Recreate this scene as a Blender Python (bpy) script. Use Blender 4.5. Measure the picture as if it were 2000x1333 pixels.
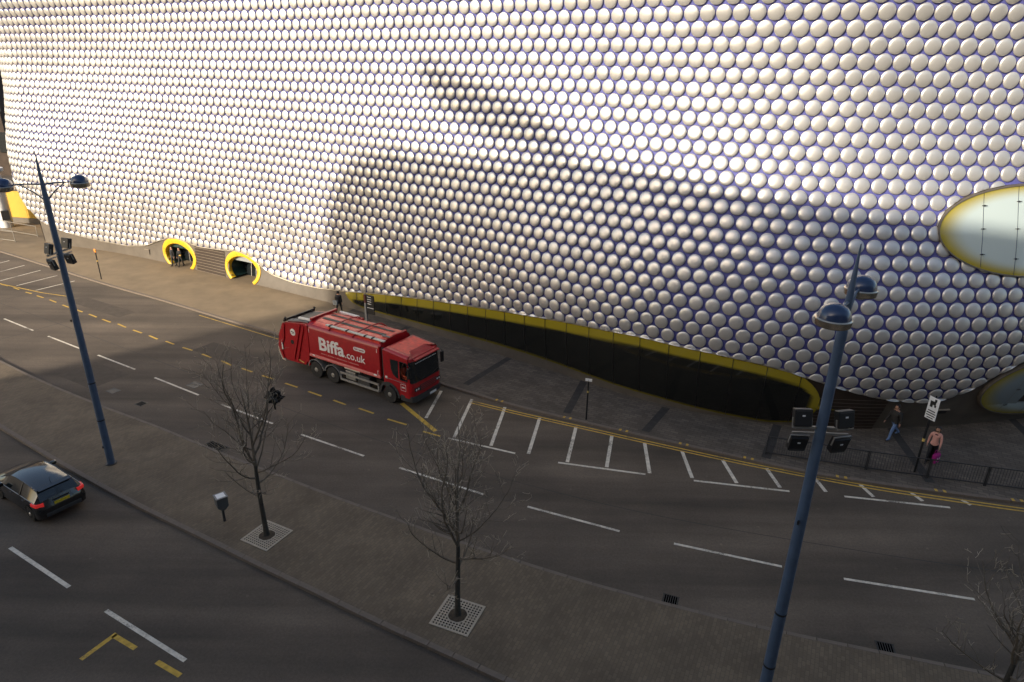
import bpy, bmesh, math, random
import numpy as np
from mathutils import Vector, Matrix
random.seed(7)
for o in list(bpy.data.objects): bpy.data.objects.remove(o)
SC = bpy.context.scene
COL = SC.collection
# ---------------------------------------------------------------- camera
CAM_H = 16.91
cam = bpy.data.cameras.new('camera'); cam.sensor_width = 36.0; cam.lens = 1305.0/2000.0*36.0
cam.clip_start = 0.1; cam.clip_end = 3000.0
camo = bpy.data.objects.new('camera', cam); COL.objects.link(camo); SC.camera = camo
_th, _ro = 0.389, 0.017
_R = Vector((1,0,0)); _F = Vector((0,math.cos(_th),-math.sin(_th))); _U = _R.cross(_F)
_r = _R*math.cos(_ro)+_U*math.sin(_ro); _u = _U*math.cos(_ro)-_R*math.sin(_ro)
camo.matrix_world = Matrix(((_r.x,_u.x,-_F.x,0),(_r.y,_u.y,-_F.y,0),(_r.z,_u.z,-_F.z,CAM_H),(0,0,0,1)))
# ---------------------------------------------------------------- sky and sun
SUN_EL = math.radians(20.0); SUN_AZ = np.array([-.729,-.684])
w = bpy.data.worlds.new('World'); SC.world = w; w.use_nodes = True
nt = w.node_tree; sky = nt.nodes.new('ShaderNodeTexSky'); sky.sky_type = 'NISHITA'; sky.sun_disc = False
sky.sun_elevation = SUN_EL; sky.sun_rotation = math.atan2(SUN_AZ[0], SUN_AZ[1])
sky.air_density = 1.0; sky.dust_density = 2.6; sky.ozone_density = 0.7
bg = nt.nodes['Background']; bg.inputs['Strength'].default_value = 0.15
nt.links.new(sky.outputs['Color'], bg.inputs['Color'])
sl = bpy.data.lights.new('sun', 'SUN'); sl.energy = 4.3; sl.angle = math.radians(1.1); sl.color = (1.0,0.88,0.71)
so = bpy.data.objects.new('sun', sl); COL.objects.link(so)
_d = Vector((SUN_AZ[0]*math.cos(SUN_EL), SUN_AZ[1]*math.cos(SUN_EL), math.sin(SUN_EL)))
so.rotation_euler = _d.to_track_quat('Z','Y').to_euler(); so.location = (-60,-60,60)
SC.view_settings.view_transform = 'Standard'; SC.view_settings.look = 'None'
SC.view_settings.exposure = 0.58; SC.view_settings.gamma = 1.0
# ---------------------------------------------------------------- helpers
def link(o, parent=None):
    COL.objects.link(o)
    if parent is not None: o.parent = parent
    return o
def tag(o, label=None, cat=None, group=None, kind=None):
    if label: o['label'] = label
    if cat: o['category'] = cat
    if group: o['group'] = group
    if kind: o['kind'] = kind
    return o
def empty(name, loc=(0,0,0), rz=0.0):
    o = bpy.data.objects.new(name, None); o.location = loc; o.rotation_euler = (0,0,rz)
    return link(o)
def make_mesh(name, v, f, mats=(), smooth=False, mi=None):
    me = bpy.data.meshes.new(name); me.from_pydata([tuple(map(float,p)) for p in v], [], f); me.update()
    for m in (mats if isinstance(mats,(list,tuple)) else [mats]): me.materials.append(m)
    if smooth: me.polygons.foreach_set('use_smooth', [True]*len(me.polygons))
    if mi is not None: me.polygons.foreach_set('material_index', mi)
    return me
class MB:
    """collects shapes for one mesh"""
    def __init__(self): self.v = []; self.f = []
    def add(self, v, f):
        n = len(self.v); self.v += [tuple(p) for p in v]; self.f += [[i+n for i in q] for q in f]; return self
    def box(self, c, s, rz=0.0, ry=0.0, rx=0.0):
        M = Matrix.Rotation(rz,3,'Z') @ Matrix.Rotation(ry,3,'Y') @ Matrix.Rotation(rx,3,'X'); c = Vector(c)
        P = [c+M@Vector((x*s[0]/2,y*s[1]/2,z*s[2]/2)) for z in(-1,1) for y in(-1,1) for x in(-1,1)]
        return self.add(P, [[0,2,3,1],[4,5,7,6],[0,1,5,4],[2,6,7,3],[0,4,6,2],[1,3,7,5]])
    def bar(self, a, b, wy, wz=None, up=(0,0,1)):
        a = Vector(a); b = Vector(b); d = (b-a); L = d.length; d.normalize(); up = Vector(up)
        s = d.cross(up)
        if s.length < 1e-4: s = d.cross(Vector((0,1,0)))
        s.normalize(); u = s.cross(d); wz = wz or wy
        P = [p+s*i*wy/2+u*j*wz/2 for p in(a,b) for i,j in((-1,-1),(1,-1),(1,1),(-1,1))]
        return self.add(P, [[0,1,2,3],[7,6,5,4],[0,4,5,1],[1,5,6,2],[2,6,7,3],[3,7,4,0]])
    def tube(self, pts, rad, n=8, cap=True):
        pts = [Vector(p) for p in pts]; rad = rad if isinstance(rad,(list,tuple)) else [rad]*len(pts)
        ref = None; rings = []
        for i,p in enumerate(pts):
            d = pts[min(i+1,len(pts)-1)]-pts[max(i-1,0)]
            if d.length < 1e-7: d = Vector((0,0,1))
            d.normalize()
            if ref is None: ref = d.orthogonal().normalized()
            ref = ref-d*ref.dot(d)
            if ref.length < 1e-5: ref = d.orthogonal()
            ref.normalize(); e = d.cross(ref)
            rings.append([p+(ref*math.cos(2*math.pi*k/n)+e*math.sin(2*math.pi*k/n))*rad[i] for k in range(n)])
        v = [q for r in rings for q in r]; f = []
        for i in range(len(rings)-1):
            for k in range(n): f.append([i*n+k, i*n+(k+1)%n, (i+1)*n+(k+1)%n, (i+1)*n+k])
        if cap: f.append(list(range(n))[::-1]); f.append([(len(rings)-1)*n+k for k in range(n)])
        return self.add(v, f)
    def cyl(self, a, b, r, n=16, r2=None): return self.tube([a,b],[r, r if r2 is None else r2], n)
    def lathe(self, prof, c=(0,0,0), n=20, axis='Z'):
        v = []; f = []
        for r,z in prof:
            for k in range(n):
                a = 2*math.pi*k/n; x,y = r*math.cos(a), r*math.sin(a)
                p = (x,y,z) if axis=='Z' else (x,z,y)
                v.append((p[0]+c[0],p[1]+c[1],p[2]+c[2]))
        for i in range(len(prof)-1):
            for k in range(n): f.append([i*n+k, i*n+(k+1)%n, (i+1)*n+(k+1)%n, (i+1)*n+k])
        f.append(list(range(n))[::-1]); f.append([(len(prof)-1)*n+k for k in range(n)])
        return self.add(v, f)
    def prism(self, poly, a, b, axis='Y'):
        """extrude a polygon given in the plane across axis, from a to b"""
        def P(p,t): return {'Y':(p[0],t,p[1]),'Z':(p[0],p[1],t),'X':(t,p[0],p[1])}[axis]
        n = len(poly); v = [P(p,a) for p in poly]+[P(p,b) for p in poly]
        return self.add(v, [list(range(n))[::-1], list(range(n,2*n))]+[[i,(i+1)%n,n+(i+1)%n,n+i] for i in range(n)])
    def build(self, name, mat, parent=None, smooth=False, bevel=0.0, fix=True):
        me = make_mesh(name, self.v, self.f, mat)
        if fix or bevel:
            bm = bmesh.new(); bm.from_mesh(me)
            if fix: bmesh.ops.recalc_face_normals(bm, faces=bm.faces)
            if bevel: bmesh.ops.bevel(bm, geom=list(bm.edges), offset=bevel, segments=2, affect='EDGES', profile=0.6, clamp_overlap=True)
            bm.to_mesh(me); bm.free()
        if smooth: smooth_by_angle(me)
        return link(bpy.data.objects.new(name, me), parent)
def smooth_by_angle(me, deg=38):
    me.polygons.foreach_set('use_smooth', [True]*len(me.polygons))
    try: me.set_sharp_from_angle(angle=math.radians(deg))
    except Exception: pass
def grid_mesh(P, closed=False):
    """P[i][j] points -> verts, quads"""
    nj = len(P[0]); v = [p for r in P for p in r]; f = []
    for i in range(len(P)-1):
        for j in range(nj-1): f.append([i*nj+j,(i+1)*nj+j,(i+1)*nj+j+1,i*nj+j+1])
    return v, f
# ---------------------------------------------------------------- materials
def pmat(name, col, rough=0.6, metal=0.0, spec=0.5, var=0.0, vscale=3.0, bump=0.0, bscale=40.0, detail=6.0, coat=0.0, emit=None, estr=0.0):
    m = bpy.data.materials.new(name); m.use_nodes = True; n = m.node_tree.nodes; l = m.node_tree.links; b = n['Principled BSDF']
    b.inputs['Base Color'].default_value = (*col,1); b.inputs['Roughness'].default_value = rough; b.inputs['Metallic'].default_value = metal
    b.inputs['Specular IOR Level'].default_value = spec
    if coat: b.inputs['Coat Weight'].default_value = coat; b.inputs['Coat Roughness'].default_value = 0.08
    if emit: b.inputs['Emission Color'].default_value = (*emit,1); b.inputs['Emission Strength'].default_value = estr
    if var or bump:
        tc = n.new('ShaderNodeTexCoord')
    if var:
        t = n.new('ShaderNodeTexNoise'); t.inputs['Scale'].default_value = vscale; t.inputs['Detail'].default_value = detail; t.inputs['Roughness'].default_value = 0.62
        l.new(tc.outputs['Object'], t.inputs['Vector'])
        r = n.new('ShaderNodeMapRange'); r.inputs['From Min'].default_value = 0.28; r.inputs['From Max'].default_value = 0.72
        r.inputs['To Min'].default_value = 1-var; r.inputs['To Max'].default_value = 1+var; l.new(t.outputs['Fac'], r.inputs['Value'])
        mx = n.new('ShaderNodeMix'); mx.data_type = 'RGBA'; mx.blend_type = 'MULTIPLY'; mx.inputs['Factor'].default_value = 1
        mx.inputs['A'].default_value = (*col,1); l.new(r.outputs['Result'], mx.inputs['B']); l.new(mx.outputs['Result'], b.inputs['Base Color'])
    if bump:
        t2 = n.new('ShaderNodeTexNoise'); t2.inputs['Scale'].default_value = bscale; t2.inputs['Detail'].default_value = 4
        l.new(tc.outputs['Object'], t2.inputs['Vector']); bp = n.new('ShaderNodeBump'); bp.inputs['Strength'].default_value = bump; bp.inputs['Distance'].default_value = 0.02
        l.new(t2.outputs['Fac'], bp.inputs['Height']); l.new(bp.outputs['Normal'], b.inputs['Normal'])
    return m
M = {}
M['disc'] = pmat('anodised_aluminium', (0.60,0.585,0.56), 0.37, metal=0.64, var=0.09, vscale=0.7)
M['blue'] = pmat('blue_render', (0.080,0.086,0.29), 0.7, var=0.12, vscale=1.5, bump=0.15, bscale=25)
M['trim'] = pmat('brushed_trim', (0.62,0.58,0.5), 0.35, metal=0.7)
M['plinth'] = pmat('plinth_stone', (0.105,0.090,0.074), 0.5, var=0.2, vscale=1.2, bump=0.1, bscale=18)
M['darkpanel'] = pmat('dark_panel', (0.035,0.024,0.018), 0.4, var=0.2, vscale=2)
M['slat'] = pmat('pale_metal_strip', (0.34,0.29,0.23), 0.4, metal=0.4)
M['yellow'] = pmat('yellow_enamel', (0.60,0.37,0.015), 0.4, var=0.05, vscale=2)
M['void'] = pmat('dark_interior', (0.02,0.045,0.042), 0.25)
M['kerb'] = pmat('kerb_stone', (0.15,0.12,0.095), 0.85, var=0.22, vscale=2.0, bump=0.3, bscale=30)
M['white'] = pmat('road_paint_white', (0.60,0.55,0.46), 0.8, var=0.28, vscale=5.0, detail=10)
M['ypaint'] = pmat('road_paint_yellow', (0.52,0.33,0.05), 0.8, var=0.3, vscale=5.0, detail=10)
M['pit'] = pmat('dark_hole', (0.004,0.004,0.004), 1.0, spec=0.0)
M['steel'] = pmat('galvanised', (0.42,0.41,0.39), 0.45, metal=0.7, var=0.1)
M['black'] = pmat('black_paint', (0.012,0.012,0.013), 0.45)
M['rubber'] = pmat('tyre_rubber', (0.018,0.017,0.016), 0.8, bump=0.2, bscale=60)
M['postblue'] = pmat('blue_post_paint', (0.068,0.104,0.165), 0.42, var=0.15, vscale=3)
M['domeblue'] = pmat('blue_dome_paint', (0.012,0.03,0.085), 0.22, coat=0.4)
M['chrome'] = pmat('lamp_rim_metal', (0.5,0.42,0.32), 0.25, metal=0.9)
M['lens'] = pmat('lamp_lens', (0.5,0.47,0.4), 0.3)
M['bark'] = pmat('bark', (0.045,0.04,0.032), 0.9, var=0.35, vscale=9, bump=0.4, bscale=40)
M['branch'] = pmat('branch_bark', (0.13,0.105,0.078), 0.9, var=0.35, vscale=6)
M['twig'] = pmat('twig_bark', (0.36,0.30,0.22), 0.85, var=0.45, vscale=1.3)
M['red'] = pmat('red_paint', (0.34,0.006,0.011), 0.34, coat=0.15, var=0.2, vscale=5)
M['red2'] = pmat('red_paint_lit_top', (0.62,0.055,0.035), 0.36, coat=0.25, var=0.3, vscale=3.5)  # the body red made lighter: reflection on the tops put into the colour
M['truckwhite'] = pmat('white_lettering', (0.72,0.70,0.66), 0.5)
M['greymetal'] = pmat('grey_metal', (0.28,0.27,0.25), 0.5, metal=0.5, var=0.15)
M['darkgrey'] = pmat('dark_grey_plastic', (0.035,0.035,0.036), 0.55, var=0.15)
M['glass'] = pmat('vehicle_glass', (0.012,0.015,0.016), 0.06, spec=0.7)
M['carblack'] = pmat('car_black_paint', (0.009,0.009,0.010), 0.14, coat=0.8)
M['taillight'] = pmat('tail_light', (0.55,0.01,0.015), 0.2, emit=(1.0,0.06,0.05), estr=0.16)
M['plate_y'] = pmat('yellow_plate', (0.62,0.47,0.03), 0.5)
M['alloy'] = pmat('alloy_wheel', (0.45,0.43,0.40), 0.3, metal=0.8)
M['concrete'] = pmat('pale_concrete', (0.40,0.37,0.33), 0.85, var=0.12, vscale=0.6)
M['grate'] = pmat('cast_grate', (0.37,0.32,0.25), 0.7, metal=0.1, var=0.12, vscale=6)
M['soil'] = pmat('soil', (0.055,0.04,0.026), 0.95, var=0.5, vscale=14, bump=0.6, bscale=50)
M['brick'] = pmat('brown_masonry', (0.055,0.038,0.028), 0.9, var=0.3, vscale=0.8)
M['hoard'] = pmat('yellow_hoarding', (0.50,0.30,0.02), 0.6, var=0.06)
M['skin'] = pmat('skin', (0.40,0.22,0.15), 0.55)
M['hair'] = pmat('hair', (0.012,0.010,0.009), 0.5)
M['coat'] = pmat('black_coat', (0.014,0.014,0.016), 0.85)
M['jacket'] = pmat('charcoal_jacket', (0.028,0.027,0.026), 0.85)
M['jeans'] = pmat('blue_denim', (0.11,0.18,0.33), 0.85, var=0.2, vscale=12)
M['pink'] = pmat('pink_knit', (0.62,0.31,0.25), 0.85, var=0.1, vscale=20)
M['magenta'] = pmat('magenta_bag', (0.33,0.012,0.17), 0.5, var=0.3, vscale=18)
M['hivis'] = pmat('orange_hivis', (0.85,0.10,0.02), 0.7)
M['greybag'] = pmat('grey_bag', (0.22,0.24,0.25), 0.7)
M['signwhite'] = pmat('sign_white', (0.72,0.72,0.71), 0.5)
M['band'] = pmat('dark_paving_band', (0.034,0.03,0.028), 0.85, var=0.3, vscale=4, bump=0.3, bscale=30)
M['stone'] = pmat('round_stone', (0.22,0.215,0.205), 0.85, var=0.15, vscale=6)
M['orange'] = pmat('orange_cap', (0.75,0.25,0.04), 0.5)
M['gold'] = pmat('yellow_band', (0.60,0.42,0.12), 0.5)
M['bag'] = pmat('black_polythene', (0.010,0.010,0.011), 0.35)
def asphalt():
    m = pmat('asphalt', (0.084,0.065,0.048), 0.88); n = m.node_tree.nodes; l = m.node_tree.links; b = n['Principled BSDF']
    tc = n.new('ShaderNodeTexCoord')
    def noise(scale, det, stretch=None, rough=0.6):
        t = n.new('ShaderNodeTexNoise'); t.inputs['Scale'].default_value = scale; t.inputs['Detail'].default_value = det; t.inputs['Roughness'].default_value = rough
        if stretch:
            mp = n.new('ShaderNodeMapping'); mp.inputs['Rotation'].default_value = (0,0,stretch[0]); mp.inputs['Scale'].default_value = (stretch[1],stretch[2],1)
            l.new(tc.outputs['Object'], mp.inputs['Vector']); l.new(mp.outputs['Vector'], t.inputs['Vector'])
        else: l.new(tc.outputs['Object'], t.inputs['Vector'])
        return t
    def rng(src, a, b_, f0=0.3, f1=0.7):
        r = n.new('ShaderNodeMapRange'); r.inputs['From Min'].default_value = f0; r.inputs['From Max'].default_value = f1
        r.inputs['To Min'].default_value = a; r.inputs['To Max'].default_value = b_; l.new(src.outputs['Fac'], r.inputs['Value']); return r
    def mul(a, b_):
        x = n.new('ShaderNodeMath'); x.operation = 'MULTIPLY'; l.new(a, x.inputs[0]); l.new(b_, x.inputs[1]); return x.outputs[0]
    wear = rng(noise(0.42,3,(math.radians(29),0.10,1.3)), 0.62, 1.42)      # long wheel tracks along the traffic
    blot = rng(noise(0.22,6), 0.76, 1.28)
    grit = rng(noise(55,2), 0.80, 1.22)
    fine = rng(noise(11,5,None,.8), 0.76, 1.26)
    k = mul(mul(wear.outputs[0], blot.outputs[0]), mul(grit.outputs[0], fine.outputs[0]))
    # a few oil drips and pale specks
    vo = n.new('ShaderNodeTexVoronoi'); vo.inputs['Scale'].default_value = 0.8; l.new(tc.outputs['Object'], vo.inputs['Vector'])
    sp = n.new('ShaderNodeMapRange'); sp.inputs['From Min'].default_value = 0.035; sp.inputs['From Max'].default_value = 0.06; sp.inputs['To Min'].default_value = 1.35; sp.inputs['To Max'].default_value = 1.0
    l.new(vo.outputs['Distance'], sp.inputs['Value']); k = mul(k, sp.outputs[0])
    mx = n.new('ShaderNodeMix'); mx.data_type = 'RGBA'; mx.blend_type = 'MULTIPLY'; mx.inputs['Factor'].default_value = 1
    mx.inputs['A'].default_value = (0.084,0.065,0.048,1); l.new(k, mx.inputs['B']); l.new(mx.outputs['Result'], b.inputs['Base Color'])
    bp = n.new('ShaderNodeBump'); bp.inputs['Strength'].default_value = 0.35; bp.inputs['Distance'].default_value = 0.01
    l.new(noise(70,3).outputs['Fac'], bp.inputs['Height']); l.new(bp.outputs['Normal'], b.inputs['Normal'])
    return m
M['asphalt'] = asphalt()
M['patch'] = pmat('asphalt_patch', (0.064,0.050,0.038), 0.9, var=0.2, vscale=2.5, bump=0.3, bscale=60)
M['seam'] = pmat('asphalt_seam', (0.026,0.023,0.021), 0.7, var=0.3, vscale=4)
M['buff'] = pmat('buff_paving', (0.185,0.138,0.085), 0.8, var=0.22, vscale=0.5, bump=0.15, bscale=20)
def wear(name, amount):
    """road paint worn through to the asphalt in chips and tyre tracks"""
    m = M[name]; n = m.node_tree.nodes; l = m.node_tree.links; b = n['Principled BSDF']; src = b.inputs['Base Color'].links[0].from_socket
    tc = n.new('ShaderNodeTexCoord'); a = n.new('ShaderNodeTexNoise'); a.inputs['Scale'].default_value = 14; a.inputs['Detail'].default_value = 8; a.inputs['Roughness'].default_value = 0.75
    c = n.new('ShaderNodeTexNoise'); c.inputs['Scale'].default_value = 0.9; c.inputs['Detail'].default_value = 3
    for t in (a,c): l.new(tc.outputs['Object'], t.inputs['Vector'])
    ad = n.new('ShaderNodeMath'); ad.operation = 'ADD'; l.new(a.outputs['Fac'], ad.inputs[0]); l.new(c.outputs['Fac'], ad.inputs[1])
    r = n.new('ShaderNodeMapRange'); r.inputs['From Min'].default_value = 0.72+amount; r.inputs['From Max'].default_value = 0.90+amount; r.inputs['To Min'].default_value = 0.85; r.inputs['To Max'].default_value = 0.0
    l.new(ad.outputs[0], r.inputs['Value']); mx = n.new('ShaderNodeMix'); mx.data_type = 'RGBA'; l.new(r.outputs['Result'], mx.inputs['Factor']); l.new(src, mx.inputs['A']); mx.inputs['B'].default_value = (0.10,0.083,0.065,1)
    l.new(mx.outputs['Result'], b.inputs['Base Color'])
wear('white', 0.06); wear('ypaint', 0.03)
def vary_rough(m, lo, hi, sc):
    n = m.node_tree.nodes; l = m.node_tree.links; tc = n.new('ShaderNodeTexCoord'); t = n.new('ShaderNodeTexNoise'); t.inputs['Scale'].default_value = sc; t.inputs['Detail'].default_value = 3
    ge = n.new('ShaderNodeNewGeometry'); l.new(ge.outputs['Position'], t.inputs['Vector'])
    r = n.new('ShaderNodeMapRange'); r.inputs['From Min'].default_value = .3; r.inputs['From Max'].default_value = .7; r.inputs['To Min'].default_value = lo; r.inputs['To Max'].default_value = hi; l.new(t.outputs['Fac'], r.inputs['Value']); l.new(r.outputs['Result'], n['Principled BSDF'].inputs['Roughness'])
vary_rough(M['disc'], .33, .43, .35)
def blocks(name, col, ang, bw, bh, mort, var=0.3, offs=0.5, dark=0.62):
    m = pmat(name, col, 0.85); n = m.node_tree.nodes; l = m.node_tree.links; b = n['Principled BSDF']
    tc = n.new('ShaderNodeTexCoord'); mp = n.new('ShaderNodeMapping'); mp.inputs['Rotation'].default_value = (0,0,ang); l.new(tc.outputs['Object'], mp.inputs['Vector'])
    ns = n.new('ShaderNodeTexNoise'); ns.inputs['Scale'].default_value = 1.6; l.new(tc.outputs['Object'], ns.inputs['Vector'])
    ad = n.new('ShaderNodeMix'); ad.data_type = 'RGBA'; ad.blend_type = 'LINEAR_LIGHT'; ad.inputs['Factor'].default_value = 0.018
    l.new(mp.outputs['Vector'], ad.inputs['A']); l.new(ns.outputs['Color'], ad.inputs['B'])
    br = n.new('ShaderNodeTexBrick'); br.offset = offs; br.inputs['Scale'].default_value = 1.0; br.inputs['Brick Width'].default_value = bw; br.inputs['Row Height'].default_value = bh
    br.inputs['Mortar Size'].default_value = mort; br.inputs['Mortar Smooth'].default_value = 0.4; br.inputs['Bias'].default_value = 0.0
    c = np.array(col); br.inputs['Color1'].default_value = (*(c*(1-var)),1); br.inputs['Color2'].default_value = (*(c*(1+var)),1); br.inputs['Mortar'].default_value = (*(c*dark),1)
    l.new(ad.outputs['Result'], br.inputs['Vector'])
    t = n.new('ShaderNodeTexNoise'); t.inputs['Scale'].default_value = 0.55; t.inputs['Detail'].default_value = 7; l.new(tc.outputs['Object'], t.inputs['Vector'])
    r = n.new('ShaderNodeMapRange'); r.inputs['From Min'].default_value = 0.3; r.inputs['From Max'].default_value = 0.7; r.inputs['To Min'].default_value = 0.78; r.inputs['To Max'].default_value = 1.24; l.new(t.outputs['Fac'], r.inputs['Value'])
    mx = n.new('ShaderNodeMix'); mx.data_type = 'RGBA'; mx.blend_type = 'MULTIPLY'; mx.inputs['Factor'].default_value = 1
    l.new(br.outputs['Color'], mx.inputs['A']); l.new(r.outputs['Result'], mx.inputs['B']); l.new(mx.outputs['Result'], b.inputs['Base Color'])
    bp = n.new('ShaderNodeBump'); bp.inputs['Strength'].default_value = 0.5; bp.inputs['Distance'].default_value = 0.012; bp.invert = True
    l.new(br.outputs['Fac'], bp.inputs['Height']); l.new(bp.outputs['Normal'], b.inputs['Normal'])
    return m
M['paving'] = blocks('block_paving', (0.100,0.081,0.064), math.radians(26), 0.42, 0.21, 0.02, 0.22)
M['setts'] = blocks('stone_setts', (0.128,0.097,0.064), math.radians(-64), 0.22, 0.12, 0.011, 0.13, dark=0.78)
def frit_mat():
    """glass with a printed enamel edge: the vertex attribute frit says where the print is"""
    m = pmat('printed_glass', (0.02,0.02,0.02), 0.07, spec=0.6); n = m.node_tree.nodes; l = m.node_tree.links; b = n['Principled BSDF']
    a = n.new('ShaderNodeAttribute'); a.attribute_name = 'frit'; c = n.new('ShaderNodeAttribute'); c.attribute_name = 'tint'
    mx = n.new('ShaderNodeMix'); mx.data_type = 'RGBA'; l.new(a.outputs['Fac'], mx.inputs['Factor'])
    l.new(c.outputs['Color'], mx.inputs['A']); mx.inputs['B'].default_value = (0.31,0.25,0.02,1); l.new(mx.outputs['Result'], b.inputs['Base Color'])  # same enamel as the doors; shade put into this darker print colour
    return m
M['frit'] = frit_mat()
# ---- facade surface: plan line (2 m steps, from the right end to the far left corner) and offsets along its normal
PLAN = np.array([[46.0,40.0],[44.4,38.79],[42.82,37.58],[41.22,36.37],[39.59,35.22],[37.89,34.17],[36.12,33.23],[34.29,32.41],[32.43,31.69],[30.53,31.07],[28.58,30.62],[26.61,30.29],[24.63,30.01],[22.64,29.8],[20.64,29.71],[18.64,29.72],[16.65,29.83],[14.66,30.09],[12.72,30.55],[10.83,31.21],[9.02,32.05],[7.3,33.07],[5.66,34.22],[4.07,35.43],[2.48,36.64],[0.86,37.82],[-0.75,39.0],[-2.37,40.17],[-4.0,41.34],[-5.63,42.49],[-7.27,43.64],[-8.92,44.77],[-10.57,45.9],[-12.23,47.01],[-13.9,48.11],[-15.59,49.18],[-17.3,50.23],[-19.02,51.24],[-20.76,52.24],[-22.5,53.21],[-24.26,54.16],[-26.02,55.11],[-27.79,56.04],[-29.56,56.97],[-31.34,57.89],[-33.12,58.79],[-34.92,59.68],[-36.72,60.56],[-38.52,61.41],[-40.33,62.26],[-42.15,63.09],[-43.98,63.91],[-45.82,64.69],[-47.67,65.44],[-49.39,66.47],[-50.8,67.88],[-51.83,69.59],[-52.41,71.49],[-52.52,73.48],[-52.29,75.47],[-51.71,77.38],[-50.9,79.21],[-50.0,80.99],[-49.11,82.78]])
OFFS = np.array([[-1.82,-1.71,-1.6,-1.47,-1.32,-1.11,-0.9,-0.71,-0.57,-0.45,-0.23,0.17,0.72,0.65,0.57],[-1.55,-1.36,-1.18,-1.0,-0.85,-0.69,-0.58,-0.53,-0.52,-0.53,-0.39,-0.06,0.47,0.39,0.3],[-1.34,-1.01,-0.71,-0.47,-0.32,-0.25,-0.27,-0.38,-0.52,-0.65,-0.58,-0.29,0.22,0.14,0.07],[-1.19,-0.62,-0.15,0.17,0.29,0.22,-0.03,-0.34,-0.63,-0.83,-0.8,-0.51,0.02,-0.04,-0.1],[-0.88,-0.13,0.48,0.84,0.92,0.63,0.09,-0.46,-0.84,-1.05,-0.99,-0.66,-0.11,-0.15,-0.19],[-0.32,0.31,0.85,1.18,1.22,0.82,0.1,-0.6,-1.02,-1.2,-1.1,-0.74,-0.18,-0.22,-0.26],[0.03,0.51,0.9,1.12,1.11,0.73,0.07,-0.6,-1.04,-1.22,-1.08,-0.72,-0.2,-0.24,-0.28],[0.24,0.56,0.82,0.98,0.96,0.62,0.05,-0.54,-0.95,-1.13,-1.03,-0.72,-0.23,-0.27,-0.3],[0.27,0.48,0.66,0.76,0.73,0.46,0.03,-0.43,-0.77,-0.94,-0.9,-0.67,-0.27,-0.32,-0.36],[0.32,0.36,0.41,0.44,0.41,0.25,-0.01,-0.3,-0.55,-0.71,-0.72,-0.57,-0.28,-0.35,-0.41],[0.17,0.16,0.15,0.17,0.18,0.11,-0.03,-0.21,-0.38,-0.52,-0.54,-0.42,-0.2,-0.31,-0.41],[0.07,0.03,0.01,0.02,0.04,0.02,-0.05,-0.16,-0.27,-0.38,-0.39,-0.31,-0.15,-0.28,-0.41],[0.2,-0.07,-0.16,-0.1,0.0,0.02,-0.05,-0.15,-0.24,-0.31,-0.33,-0.27,-0.16,-0.3,-0.45],[0.17,-0.08,-0.18,-0.16,-0.1,-0.04,-0.05,-0.12,-0.22,-0.32,-0.34,-0.24,-0.06,-0.19,-0.31],[-0.11,-0.17,-0.18,-0.11,-0.03,0.03,-0.01,-0.14,-0.29,-0.42,-0.43,-0.3,-0.04,-0.13,-0.22],[-0.3,-0.32,-0.17,0.03,0.17,0.18,0.03,-0.21,-0.46,-0.63,-0.61,-0.41,-0.06,-0.12,-0.19],[-0.27,-0.11,0.11,0.34,0.46,0.36,0.04,-0.39,-0.74,-0.9,-0.79,-0.43,0.14,0.09,0.04],[0.13,0.2,0.34,0.5,0.59,0.46,-0.02,-0.62,-1.0,-1.16,-0.95,-0.45,0.3,0.25,0.2],[0.39,0.38,0.38,0.38,0.34,0.15,-0.19,-0.59,-0.88,-1.01,-0.89,-0.51,0.1,0.05,-0.0],[0.47,0.4,0.32,0.24,0.13,-0.04,-0.24,-0.45,-0.63,-0.75,-0.69,-0.44,-0.02,-0.08,-0.13],[0.63,0.49,0.35,0.21,0.07,-0.13,-0.31,-0.49,-0.65,-0.78,-0.74,-0.51,-0.1,-0.19,-0.28],[0.76,0.57,0.37,0.19,0.02,-0.19,-0.37,-0.54,-0.69,-0.82,-0.79,-0.57,-0.16,-0.3,-0.43]])  # rows every 6 m, columns at OFF_H
for _i in range(18,len(OFFS)): OFFS[_i] += (-0.80 if _i > 18 else -0.45)+np.array([0,0,0,0,0,0,-.05,-.15,-.3,-.35,-.25,0,.3,.4,.5])*(1 if _i > 18 else .5)
OFF_H = np.array([0,1.5,3,4.5,6,8,10,12,14,16,18,20,22,24,26.])
def _cat(tab, t):
    """Catmull-Rom lookup of a table at float index t"""
    n = len(tab); t = min(max(t, 0.0), n-1.001); i = int(t); a = t-i
    p0 = tab[max(i-1,0)]; p1 = tab[i]; p2 = tab[min(i+1,n-1)]; p3 = tab[min(i+2,n-1)]
    return 0.5*((2*p1)+(p2-p0)*a+(2*p0-5*p1+4*p2-p3)*a*a+(3*p1-p0-3*p2+p3)*a*a*a)
S_MAX = (len(PLAN)-1)*2.0
def plan_frame(s):
    p = _cat(PLAN, s/2.0); e = 0.6
    t = _cat(PLAN, (s+e)/2.0)-_cat(PLAN, (s-e)/2.0); t = t/np.linalg.norm(t)
    return p, t, np.array([t[1]*-1.0, t[0]])
def offset(s, h):
    col = _cat(OFFS, s/6.0)
    return float(_cat(col, float(np.interp(h, OFF_H, np.arange(len(OFF_H))))))
def surf(s, h, out=0.0):
    p, t, n = plan_frame(s)
    q = p+n*(offset(s, h)+out)
    return np.array([q[0], q[1], h])
def frame(s, h, out=0.0):
    """point, along (to image left), up and outward unit vectors on the facade"""
    p = surf(s, h, out)
    a = surf(s+.15, h)-surf(s-.15, h); u = surf(s, h+.15)-surf(s, h-.15)
    a /= np.linalg.norm(a); u /= np.linalg.norm(u)
    n = np.cross(u, a); n /= np.linalg.norm(n)
    u = np.cross(a, n)
    return p, a, u, n
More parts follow.
